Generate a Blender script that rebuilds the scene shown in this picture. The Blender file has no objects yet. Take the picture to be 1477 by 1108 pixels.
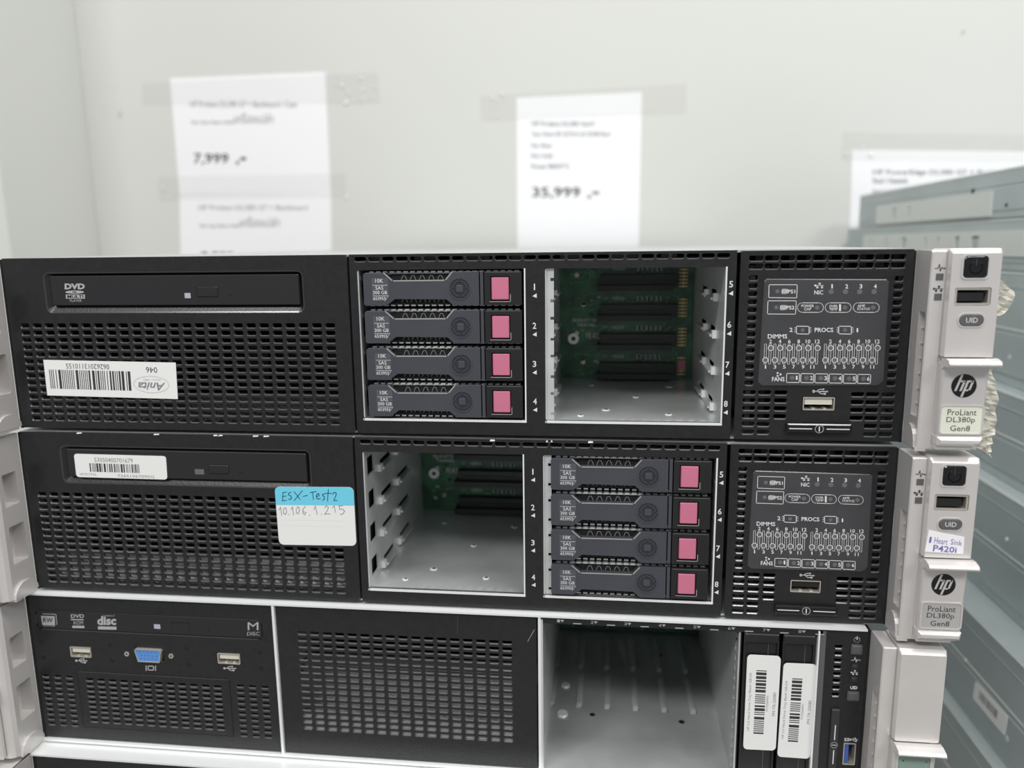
import bpy, math, random
from mathutils import Matrix, Vector
random.seed(7)
# ------------------------------------------------------------------ camera model (millimetres, front of the top server = y 0)
F = 1108.16
CX, CY, CZ = 297.286, -355.639, 90.475
R = ((0.993298780656718, -0.008584156302932166, 0.11525556214970366),
     (0.11493335900328351, 0.17828543306287278, -0.9772433818378133),
     (-0.012159577875062952, 0.9839413684860245, 0.17807730918831163))
BASE = 1.0      # height in metres of the underside of the top server
PITCH = 88.2
OFF = {1: (0, 0), 2: (-1.28, -1.25), 3: (-7.9, -3.1), 4: (-7.6, -13.0)}

def ray(px, py):
    a, b = (px - 738.5) / F, (554 - py) / F
    return [R[i][0] * a + R[i][1] * b - R[i][2] for i in range(3)]
def on_y(px, py, y):
    d = ray(px, py); t = (y - CY) / d[1]
    return (CX + t * d[0], y, CZ + t * d[2])
def on_x(px, py, x):
    d = ray(px, py); t = (x - CX) / d[0]
    return (x, CY + t * d[1], CZ + t * d[2])
CROP = {'A1': (0, 340, 2.8404), 'A2': (500, 340, 2.5912), 'A3': (1040, 340, 3.3799), 'A4': (0, 600, 2.8404),
        'A5': (500, 620, 2.5912), 'A6': (1030, 620, 3.3043), 'A7': (0, 850, 2.8404), 'A8': (380, 860, 3.5167),
        'B1': (760, 880, 3.5167), 'B2': (1040, 880, 3.3799), 'B3': (1200, 180, 5.036), 'B6': (1280, 340, 3.462),
        'B7': (780, 370, 4.431), 'D5': (1060, 370, 4.104), 'D8': (40, 860, 3.887), 'E1': (515, 380, 5.681),
        'E2': (785, 640, 5.470), 'E4': (515, 640, 5.035), 'E5': (1060, 930, 6.222), 'E6': (1330, 500, 6.927),
        'E7': (390, 690, 10.07), 'E8': (50, 500, 6.714), 'W1': (240, 100, 6.154), 'W2': (730, 150, 7.385), 'px': (0, 0, 1.0)}
def pix(c, x, y):
    a = CROP[c]; return a[0] + x / a[2], a[1] + y / a[2]
def L(s, c, x, y, w=0.0):
    """measured point on the front of server s -> (u, v) in millimetres on that server"""
    p = on_y(*pix(c, x, y), OFF[s][1] - w)
    return (p[0] - OFF[s][0], p[2] + PITCH * (s - 1))
def RC(s, c, x0, y0, x1, y1, w=0.0):
    a = L(s, c, x0, y0, w); b = L(s, c, x1, y1, w)
    return (a[0], b[1], b[0], a[1])
def MP(s, c, w=0.0):
    return lambda x, y: L(s, c, x, y, w)

# ------------------------------------------------------------------ materials
MATS = {}
def mat(name, col, rough=0.5, metal=0.0, bump=0.0, bscale=400.0, mottle=0.0, mscale=30.0, spec=0.5, alpha=1.0, coat=0.0):
    m = bpy.data.materials.new(name); m.use_nodes = True
    nt = m.node_tree; b = nt.nodes['Principled BSDF']
    b.inputs['Base Color'].default_value = (*col, 1)
    b.inputs['Roughness'].default_value = rough
    b.inputs['Metallic'].default_value = metal
    b.inputs['Specular IOR Level'].default_value = spec
    b.inputs['Alpha'].default_value = alpha
    b.inputs['Coat Weight'].default_value = coat
    if bump or mottle:
        tc = nt.nodes.new('ShaderNodeTexCoord')
    if bump:
        n = nt.nodes.new('ShaderNodeTexNoise'); n.inputs['Scale'].default_value = bscale; n.inputs['Detail'].default_value = 2
        nt.links.new(tc.outputs['Object'], n.inputs['Vector'])
        bp = nt.nodes.new('ShaderNodeBump'); bp.inputs['Strength'].default_value = bump; bp.inputs['Distance'].default_value = 0.0003
        nt.links.new(n.outputs['Fac'], bp.inputs['Height']); nt.links.new(bp.outputs['Normal'], b.inputs['Normal'])
    if mottle:
        n = nt.nodes.new('ShaderNodeTexNoise'); n.inputs['Scale'].default_value = mscale; n.inputs['Detail'].default_value = 4
        nt.links.new(tc.outputs['Object'], n.inputs['Vector'])
        mx = nt.nodes.new('ShaderNodeMix'); mx.data_type = 'RGBA'
        mx.inputs['A'].default_value = (*[max(0, c * (1 - mottle)) for c in col], 1)
        mx.inputs['B'].default_value = (*[min(1, c * (1 + mottle)) for c in col], 1)
        rp = nt.nodes.new('ShaderNodeMapRange'); rp.inputs['From Min'].default_value = .3; rp.inputs['From Max'].default_value = .7
        nt.links.new(n.outputs['Fac'], rp.inputs['Value']); nt.links.new(rp.outputs['Result'], mx.inputs['Factor'])
        nt.links.new(mx.outputs['Result'], b.inputs['Base Color'])
    MATS[name] = m
    return m
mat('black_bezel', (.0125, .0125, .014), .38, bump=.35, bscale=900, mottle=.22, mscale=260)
mat('bezel_edge_lit', (.085, .085, .09), .24, spec=.9)  # paler than the bezel, painting the light caught on punched edges
mat('bezel_rim', (.030, .030, .032), .22, spec=.8)
mat('scuff', (.40, .40, .38), .6)
mat('tape_glint', (.9, .9, .9), .05, spec=1.0)  # white stand-in for lamp glints on the creased tape
mat('black_plastic', (.012, .012, .013), .38, mottle=.2, mscale=60)
mat('black_gloss', (.008, .008, .009), .16)
mat('black_deep', (.004, .004, .004), .8)
mat('dark_grey', (.03, .03, .033), .55)
mat('mid_grey', (.10, .10, .105), .5)
mat('tray_grey', (.016, .016, .018), .40, bump=.2, bscale=700)
mat('plate_grey', (.052, .053, .058), .30, mottle=.12, mscale=60)
mat('lever_blue', (.054, .057, .070), .36, bump=.1, bscale=500, mottle=.08, mscale=50)
mat('lever_patch', (.080, .084, .100), .42)
mat('lever_ring', (.026, .028, .035), .34)
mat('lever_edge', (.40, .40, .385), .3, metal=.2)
mat('pink', (.56, .165, .26), .42, mottle=.05, mscale=40)
mat('print_white', (.72, .72, .72), .5)
mat('print_grey', (.40, .40, .41), .5)
mat('led_grey', (.13, .13, .135), .35)
mat('led_pale', (.42, .44, .50), .35)
mat('silver', (.68, .655, .64), .32, metal=.38, mottle=.04, mscale=40)
mat('silver_flat', (.60, .575, .56), .45, metal=.2)
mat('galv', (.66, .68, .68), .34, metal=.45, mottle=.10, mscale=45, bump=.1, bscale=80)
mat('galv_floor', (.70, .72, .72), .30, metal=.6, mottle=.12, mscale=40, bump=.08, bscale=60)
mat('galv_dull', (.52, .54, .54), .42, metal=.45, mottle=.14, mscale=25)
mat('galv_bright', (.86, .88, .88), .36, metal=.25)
mat('side_steel', (.47, .53, .535), .46, metal=.25, mottle=.06, mscale=14)
mat('side_steel_pale', (.72, .74, .71), .5, metal=.2)
mat('side_hole', (.05, .055, .06), .6)
mat('pcb', (.03, .12, .06), .35, mottle=.5, mscale=90)
mat('pcb_light', (.07, .26, .11), .4)
mat('solder', (.55, .50, .42), .3, metal=.6)
mat('gold', (.55, .36, .12), .3, metal=.8)
mat('paper', (.83, .83, .85), .6)
mat('label_white', (.80, .80, .79), .38)
mat('label_cream', (.76, .78, .66), .35)
mat('label_grey', (.42, .41, .40), .35)
mat('label_blue', (.16, .60, .78), .4)
mat('ink', (.03, .03, .035), .6)
mat('ink_soft', (.22, .22, .24), .6)
mat('ink_teal', (.01, .10, .17), .6)
mat('ink_faint', (.16, .19, .28), .6)
mat('ink_purple', (.17, .13, .42), .6)
mat('badge_green', (.25, .33, .29), .3)
mat('badge_line', (.20, .42, .32), .3)
mat('usb_cream', (.70, .68, .58), .4)
mat('usb_metal', (.62, .58, .52), .3, metal=.6)
mat('vga_blue', (.10, .26, .62), .4)
mat('usb_blue', (.06, .13, .45), .4)
mat('chip_white', (.90, .90, .88), .6)
mat('wall_paint', (.60, .607, .578), .62, bump=.04, bscale=20)
mat('wall_paint_green', (.66, .675, .64), .6)
mat('floor_grey', (.40, .39, .37), .5)
mat('table_grey', (.30, .30, .31), .5)
# torn masking tape: thin, yellowish, half see-through, glossy folds
def tape_mat(name, col, a, rough, bs, bstr):
    m = mat(name, col, rough, bump=bstr, bscale=bs, alpha=a, spec=.6)
    m.node_tree.nodes['Bump'].inputs['Distance'].default_value = .002
    return m
tape_mat('yellow_tape', (.86, .80, .66), .5, .22, 90, .8)
tape_mat('clear_tape', (.52, .52, .48), .085, .10, 60, .35)

# ------------------------------------------------------------------ mesh building
GLYPH = {}
def glyphs(s, bold=0.0):
    k = (s, bold)
    if k not in GLYPH:
        c = bpy.data.curves.new('t', 'FONT'); c.body = s; c.resolution_u = 2; c.offset = bold
        o = bpy.data.objects.new('t', c); bpy.context.scene.collection.objects.link(o)
        dg = bpy.context.evaluated_depsgraph_get(); e = o.evaluated_get(dg); me = e.to_mesh()
        vs = [(v.co.x, v.co.y) for v in me.vertices]; fs = [tuple(p.vertices) for p in me.polygons]
        e.to_mesh_clear(); bpy.data.objects.remove(o); bpy.data.curves.remove(c)
        if not vs: vs = [(0, 0), (1, 0), (1, 1)]
        x0 = min(v[0] for v in vs); x1 = max(v[0] for v in vs); y0 = min(v[1] for v in vs); y1 = max(v[1] for v in vs)
        GLYPH[k] = ([((x - x0) / (x1 - x0 + 1e-9), (y - y0) / (y1 - y0 + 1e-9)) for x, y in vs], fs)
    return GLYPH[k]

def FRONT(u, v, w): return (u, -w, v)
def LEFTWALL(u0):     # wall looking towards +x : a = y, b = z, c = outwards
    return lambda a, b, c: (u0 + c, a, b)
def RIGHTWALL(u0):    # wall looking towards -x
    return lambda a, b, c: (u0 - c, a, b)
def UPWARD(z0):       # lying flat: a = x, b = y, c = up
    return lambda a, b, c: (a, b, z0 + c)
def rrect(u0, v0, u1, v1, r, n=4):
    r = max(0, min(r, (u1 - u0) / 2, (v1 - v0) / 2)); P = []
    if r < 1e-6: return [(u0, v0), (u1, v0), (u1, v1), (u0, v1)]
    for cx, cy, a in ((u1 - r, v0 + r, -90), (u1 - r, v1 - r, 0), (u0 + r, v1 - r, 90), (u0 + r, v0 + r, 180)):
        for i in range(n + 1):
            t = math.radians(a + 90 * i / n); P.append((cx + r * math.cos(t), cy + r * math.sin(t)))
    return P
def circ(cu, cv, r, n=24, ry=None):
    return [(cu + r * math.cos(2 * math.pi * i / n), cv + (ry or r) * math.sin(2 * math.pi * i / n)) for i in range(n)]

class MB:
    def __init__(s, T=FRONT): s.v = []; s.f = []; s.m = []; s.mats = []; s.T = T
    def mi(s, m):
        if m not in s.mats: s.mats.append(m)
        return s.mats.index(m)
    def add(s, vs, fs, m, raw=False):
        b = len(s.v); s.v += [tuple(q) if raw else s.T(*q) for q in vs]; k = s.mi(m)
        for f in fs: s.f.append(tuple(b + i for i in f)); s.m.append(k)
    def flat(s, poly, w, m): s.add([(u, v, w) for u, v in poly], [tuple(range(len(poly)))], m)
    def prism(s, poly, w0, w1, m, cap0=True):
        n = len(poly)
        fs = [tuple(range(n, 2 * n))] + [(i, (i + 1) % n, n + (i + 1) % n, n + i) for i in range(n)]
        if cap0: fs.append(tuple(range(n - 1, -1, -1)))
        s.add([(u, v, w0) for u, v in poly] + [(u, v, w1) for u, v in poly], fs, m)
    def box(s, u0, v0, w0, u1, v1, w1, m): s.prism([(u0, v0), (u1, v0), (u1, v1), (u0, v1)], min(w0, w1), max(w0, w1), m)
    def loft(s, p0, w0, p1, w1, m):
        n = len(p0)
        s.add([(u, v, w0) for u, v in p0] + [(u, v, w1) for u, v in p1], [(i, (i + 1) % n, n + (i + 1) % n, n + i) for i in range(n)], m)
    def ring(s, p0, p1, w0, w1, m):     # p0 outer, p1 inner, same count; raised frame
        s.loft(p0, w0, p0, w1, m); s.loft(p0, w1, p1, w1, m); s.loft(p1, w1, p1, w0, m)
    def cushion(s, poly_fn, w0, w1, e, m):   # prism with a chamfered front edge; poly_fn(inset)
        a = poly_fn(0); b = poly_fn(e); s.loft(a, w0, a, w1 - e, m); s.loft(a, w1 - e, b, w1, m); s.flat(b, w1, m)
    def line(s, pts, wd, w, m, closed=False):
        pts = list(pts)
        if closed: pts = pts + [pts[0]]
        for (a, b), (c, d) in zip(pts[:-1], pts[1:]):
            l = math.hypot(c - a, d - b)
            if l < 1e-9: continue
            x, y = (c - a) / l * wd / 2, (d - b) / l * wd / 2
            s.add([(a - x + y, b - y - x, w), (c + x + y, d + y - x, w), (c + x - y, d + y + x, w), (a - x - y, b - y + x, w)], [(0, 1, 2, 3)], m)
    def text(s, t, box, w, m, mp=None, bold=0.0):
        """box = x0, ytop, x1, ybottom in the map's own coordinates (y down when a map is given)"""
        vs, fs = glyphs(t, bold); x0, y0, x1, y1 = box
        if mp: P = [mp(x0 + a * (x1 - x0), y1 + b * (y0 - y1)) for a, b in vs]
        else: P = [(x0 + a * (x1 - x0), y1 + b * (y0 - y1)) for a, b in vs]
        s.add([(u, v, w) for u, v in P], fs, m)
    def tube(s, p0, p1, r, m, n=16, r1=None):
        a = Vector(p0); b = Vector(p1); d = (b - a).normalized(); q = d.orthogonal().normalized(); k = d.cross(q); r1 = r if r1 is None else r1
        vs = [a + (q * math.cos(2 * math.pi * i / n) + k * math.sin(2 * math.pi * i / n)) * r for i in range(n)]
        vs += [b + (q * math.cos(2 * math.pi * i / n) + k * math.sin(2 * math.pi * i / n)) * r1 for i in range(n)]
        s.add([tuple(x) for x in vs], [(i, (i + 1) % n, n + (i + 1) % n, n + i) for i in range(n)] + [tuple(range(n, 2 * n)), tuple(range(n - 1, -1, -1))], m, raw=True)
    def panel(s, rect, holes, w0, w1, m, r=0.0, edge=None):
        u0, v0, u1, v1 = rect
        H = [(max(a, u0), max(b, v0), min(c, u1), min(d, v1)) for a, b, c, d in holes]
        H = [h for h in H if h[2] > h[0] and h[3] > h[1]]
        def uniq(L_):
            L_ = sorted(L_); o = [L_[0]]
            for q in L_[1:]:
                if q - o[-1] > 1e-4: o.append(q)
            return o
        X = uniq([u0, u1] + [h[0] for h in H] + [h[2] for h in H]); Y = uniq([v0, v1] + [h[1] for h in H] + [h[3] for h in H])
        nx, ny = len(X) - 1, len(Y) - 1
        solid = [[True] * ny for _ in range(nx)]
        import bisect
        for a, b, c, d in H:
            i0 = bisect.bisect_left(X, a - 1e-3); i1 = bisect.bisect_left(X, c - 1e-3); j0 = bisect.bisect_left(Y, b - 1e-3); j1 = bisect.bisect_left(Y, d - 1e-3)
            for i in range(i0, i1):
                for j in range(j0, j1): solid[i][j] = False
        # merge cells into horizontal runs to keep the sheet light
        idx = {}; vs = []
        def V(i, j, k):
            if (i, j, k) not in idx: idx[(i, j, k)] = len(vs); vs.append((X[i], Y[j], (w0, w1)[k]))
            return idx[(i, j, k)]
        fs = []; es = []
        S = lambda i, j: 0 <= i < nx and 0 <= j < ny and solid[i][j]
        for j in range(ny):
            for i in range(nx):
                if not S(i, j): continue
                fs.append((V(i, j, 1), V(i + 1, j, 1), V(i + 1, j + 1, 1), V(i, j + 1, 1)))
                fs.append((V(i, j + 1, 0), V(i + 1, j + 1, 0), V(i + 1, j, 0), V(i, j, 0)))
                if not S(i, j - 1): es.append((V(i, j, 0), V(i + 1, j, 0), V(i + 1, j, 1), V(i, j, 1)))
                if not S(i, j + 1): es.append((V(i + 1, j + 1, 0), V(i, j + 1, 0), V(i, j + 1, 1), V(i + 1, j + 1, 1)))
                if not S(i - 1, j): es.append((V(i, j + 1, 0), V(i, j, 0), V(i, j, 1), V(i, j + 1, 1)))
                if not S(i + 1, j): es.append((V(i + 1, j, 0), V(i + 1, j + 1, 0), V(i + 1, j + 1, 1), V(i + 1, j, 1)))
        if edge is None and m == 'black_bezel': edge = 'bezel_edge_lit'
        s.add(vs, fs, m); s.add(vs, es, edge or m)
        if edge == 'bezel_edge_lit':
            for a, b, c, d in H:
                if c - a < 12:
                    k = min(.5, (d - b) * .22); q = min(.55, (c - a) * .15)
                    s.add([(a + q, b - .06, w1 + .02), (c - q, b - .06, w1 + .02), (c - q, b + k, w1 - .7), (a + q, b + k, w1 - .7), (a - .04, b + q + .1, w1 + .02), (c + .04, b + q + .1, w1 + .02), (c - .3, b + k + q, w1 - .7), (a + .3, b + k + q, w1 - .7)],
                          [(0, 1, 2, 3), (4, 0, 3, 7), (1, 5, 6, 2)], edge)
        if r:
            for a, b, c, d in H:
                rr = min(3.0 if (c - a) > 90 and (d - b) < 30 else r, (c - a) / 2.01, (d - b) / 2.01)
                for cx, cy, sx, sy in ((a, b, 1, 1), (c, b, -1, 1), (c, d, -1, -1), (a, d, 1, -1)):
                    P = [(cx, cy)]
                    for q in range(4):
                        t = math.pi / 2 * q / 3; P.append((cx + sx * rr * (1 - math.sin(t)), cy + sy * rr * (1 - math.cos(t))))
                    if sx * sy < 0: P = P[::-1]
                    s.prism(P, w0, w1, m, cap0=False)
    def barcode(s, x0, y0, x1, y1, w, m, mp, vertical=False, seed=1, fill=.5, n=60):
        rnd = random.Random(seed); a = 0.0; ln = (y1 - y0) if vertical else (x1 - x0); unit = ln / n
        while a < ln - unit:
            b = unit * rnd.choice([1, 1, 1, 2, 3]) * fill * 1.6; b = min(b, ln - a)
            if vertical: q = [(x0, y0 + a), (x0, y0 + a + b), (x1, y0 + a + b), (x1, y0 + a)]
            else: q = [(x0 + a, y1), (x0 + a + b, y1), (x0 + a + b, y0), (x0 + a, y0)]
            s.flat([mp(*p) for p in q], w, m); a += b + unit * rnd.choice([1, 1, 2]) * (1 - fill) * 1.6 + .15 * unit
    def build(s, name, parent=None, bevel=0.0, smooth=False):
        me = bpy.data.meshes.new(name)
        me.from_pydata([(x * .001, y * .001, z * .001) for x, y, z in s.v], [], s.f)
        for m in s.mats: me.materials.append(MATS[m])
        me.polygons.foreach_set('material_index', s.m)
        if smooth: me.polygons.foreach_set('use_smooth', [True] * len(me.polygons))
        me.update()
        o = bpy.data.objects.new(name, me); bpy.context.scene.collection.objects.link(o)
        if parent: o.parent = parent
        if bevel:
            b = o.modifiers.new('bevel', 'BEVEL'); b.width = bevel * .001; b.segments = 2; b.limit_method = 'ANGLE'; b.angle_limit = math.radians(40)
        return o
def thing(name, label, cat, loc, group=None):
    o = bpy.data.objects.new(name, None); bpy.context.scene.collection.objects.link(o); o.empty_display_size = .02
    o.location = [c * .001 for c in loc]; o.location.z += BASE
    o['label'] = label; o['category'] = cat
    if group: o['group'] = group
    return o
def quadmap(c, W_, H_):
    """sticker frame: 4 corners (top-left, top-right, bottom-right, bottom-left) -> map of (x, y down)"""
    def f(x, y):
        a, b = x / W_, y / H_
        u = [(c[0][i] * (1 - a) + c[1][i] * a) * (1 - b) + (c[3][i] * (1 - a) + c[2][i] * a) * b for i in (0, 1)]
        return (u[0], u[1])
    return f
def grid(tl, tr, bl, br, nc, nr, hw, hh):
    H = []
    # keep rows and columns square to the sheet: average the measured corners
    u0 = (tl[0] + bl[0]) / 2; u1 = (tr[0] + br[0]) / 2; v1 = (tl[1] + tr[1]) / 2; v0 = (bl[1] + br[1]) / 2
    for i in range(nc):
        for j in range(nr):
            u = u0 + (u1 - u0) * i / max(1, nc - 1); v = v1 + (v0 - v1) * j / max(1, nr - 1)
            H.append((u - hw / 2, v - hh / 2, u + hw / 2, v + hh / 2))
    return H

# ------------------------------------------------------------------ shared details
def usb_port(parent, rect, w, tongue='usb_cream', frame='usb_metal', vertical=False, name='usb_port', tong_low=False):
    u0, v0, u1, v1 = rect; b = MB(); t = .45
    b.ring(rrect(u0, v0, u1, v1, .4, 2), rrect(u0 + t, v0 + t, u1 - t, v1 - t, .2, 2), w - 9, w + .25, frame)
    b.box(u0 + t, v0 + t, w - 9.2, u1 - t, v1 - t, w - 9, 'black_deep')
    if vertical: b.box(u0 + t * 1.4, v0 + .8, w - 9, u0 + t + (u1 - u0) * .38, v1 - .8, w - .5, tongue)
    else:
        vm = v0 + (v1 - v0) * .42
        b.box(u0 + .9, vm, w - 9, u1 - .9, v1 - t * 1.3, w - .6, tongue)
        for k in (.3, .66): b.box(u0 + (u1 - u0) * k, v0 + t * .9, w - 5, u0 + (u1 - u0) * (k + .1), v0 + t + .5, w - .4, frame)
    return b.build(name, parent)
def usb_icon(b, x0, y0, x1, y1, w, mp, m='print_white'):
    f = lambda a, c: mp(x0 + a * (x1 - x0), y0 + c * (y1 - y0)); t = .32
    b.line([f(0, .45), f(1, .5)], t, w, m); b.line([f(.25, .47), f(.45, .1), f(.72, .1)], t * .9, w, m); b.line([f(.38, .47), f(.55, .88), f(.8, .88)], t * .9, w, m)
    c = f(.07, .45); b.flat(circ(*c, .62, 12), w, m); c = f(.72, .1); b.flat(circ(*c, .42, 10), w, m)
    c = f(.82, .88); b.flat([(c[0] - .4, c[1] - .4), (c[0] + .4, c[1] - .4), (c[0] + .4, c[1] + .4), (c[0] - .4, c[1] + .4)], w, m)
    c = f(1, .5); b.flat([(c[0] - .5, c[1] - .5), (c[0] + .5, c[1]), (c[0] - .5, c[1] + .5)], w, m)
def net_icon(b, x0, y0, x1, y1, w, mp, m):
    f = lambda a, c: mp(x0 + a * (x1 - x0), y0 + c * (y1 - y0))
    for a, c in ((.55, .12), (.3, .78), (.8, .78), (.08, .45)):
        p = f(a, c); b.flat([(p[0] - .42, p[1] - .38), (p[0] + .42, p[1] - .38), (p[0] + .42, p[1] + .38), (p[0] - .42, p[1] + .38)], w, m)
    b.line([f(.15, .45), f(.95, .45)], .22, w, m); b.line([f(.55, .12), f(.55, .45)], .22, w, m); b.line([f(.3, .45), f(.3, .78)], .22, w, m); b.line([f(.8, .45), f(.8, .78)], .22, w, m)
def beat_icon(b, x0, y0, x1, y1, w, mp, m):
    f = lambda a, c: mp(x0 + a * (x1 - x0), y0 + c * (y1 - y0))
    b.line([f(0, .6), f(.28, .6), f(.4, .05), f(.52, .98), f(.64, .45), f(.72, .6), f(.95, .6)], .26, w, m)
    p = f(.92, .6); b.flat(circ(*p, .32, 10), w, m)
def hp_mark(b, cu, cv, r, w):
    b.prism(circ(cu, cv, r, 40), w, w + .12, 'black_gloss'); z = w + .16
    def q(x0, y0, x1, y1):
        sh = .32; P = [(x0 + sh * y0, y0), (x1 + sh * y0, y0), (x1 + sh * y1, y1), (x0 + sh * y1, y1)]
        P = [(x, y) if math.hypot(x, y) <= 1 else (x / math.hypot(x, y), y / math.hypot(x, y)) for x, y in P]
        b.flat([(cu + x * r, cv + y * r) for x, y in P], z, 'silver')
    q(-.60, -.44, -.42, .95); q(-.46, .32, -.20, .46); q(-.20, -.44, -.02, .40); b_ = None
    q(.08, -.95, .26, .46); q(.26, .32, .52, .46); q(.26, -.44, .50, -.30); q(.46, -.36, .64, .40)
    q(-.22, .30, -.06, .46); q(.44, .30, .60, .46)

def chassis(root, dark=False):
    b = MB(); m = 'galv_dull'; D = -690
    b.box(.6, .2, D, 431.4, 1.2, -2.2, m)               # floor plate
    b.box(.6, 86.0, D, 431.4, 87.0, -2.2, m)            # lid
    b.box(.6, 1.2, D, 1.6, 86, -2.2, m); b.box(430.4, 1.2, D, 431.4, 86, -2.2, m); b.box(.6, .2, D - 1, 431.4, 87, D, m)
    for k in range(9): b.box(30 + 44 * k, 12, D - 1.4, 62 + 44 * k, 70, D - 1, 'side_hole')
    b.box(-1.1, .3, -6, .28, 86.4, -.05, 'black_deep'); b.box(431.75, .3, -6, 432.6, 86.0, -.05, 'black_deep')
    return b.build('chassis', root)

# ---- ears ---------------------------------------------------------------------
def left_ear(root):
    b = MB(LEFTWALL(-1.2)); m = 'silver'
    pock = [(-14, 50.2, -4.6, 67.3), (-13.7, 19.4, -3.3, 39.6)]
    b.panel((-16.5, 1.5, -.2, 86.3), pock, -1.2, 0, m, r=.8)
    for a0, b0, a1, b1 in pock:
        b.box(a0 - .6, b0 - .6, -8.2, a1 + .6, b1 + .6, -7.6, 'silver_flat')
        b.box(a0 - .6, b0 - .6, -8, a1 + .6, b0, -1.2, m); b.box(a0 - .6, b1, -8, a1 + .6, b1 + .6, -1.2, m)
        b.box(a0 - .6, b0, -8, a0, b1, -1.2, m); b.box(a1, b0, -8, a1 + .6, b1, -1.2, m)
        for k in range(4):
            z = b0 + (b1 - b0) * (.2 + .2 * k); b.box(a0, z, -7.6, a0 + 3.4, z + .5, -2.2, m)
    # rounded front corner and outer body, extruded upwards
    b.T = lambda a, c, e: (a, -c, e)
    P = [(-1.2, 16.5), (-2.2, 18.6), (-4.4, 19.8), (-26, 20.2), (-26, 15), (-2.4, 15)]
    b.prism(P[::-1], 1.5, 86.3, m)
    b.prism([(-26, 0), (-26, 15), (-11, 15), (-11, 0)], 1.5, 86.3, m)
    b.box(-11, .2, 1.5, -1.4, 15, 2.6, m); b.box(-11, .2, 85.2, -1.4, 15, 86.3, m)
    # rounded foot ledge at the bottom
    n = 10; Q = [(-16.5 + 8.2 - 8.2 * math.cos(math.pi * i / n), 1.5 + 7.5 * math.sin(math.pi * i / n)) for i in range(n + 1)]
    b.T = LEFTWALL(-1.2); b.prism(Q[::-1], 0, 1.2, m)
    b.box(-16.2, .2, -8, -2, 2.2, 1.0, m)
    o = b.build('mounting_ear', root, bevel=.35)
    c = MB(); c.cushion(lambda e: rrect(-25 + e, 2 + e, -6.5 - e, 40 - e, 1.2, 3), 20.2, 22.6, .7, 'silver')
    c.cushion(lambda e: rrect(-26 + e, 40.2 + e, -5.6 - e, 43.6 - e, .8, 3), 20.2, 27, .8, 'silver')
    c.build('release_latch', o)
    return o
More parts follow.
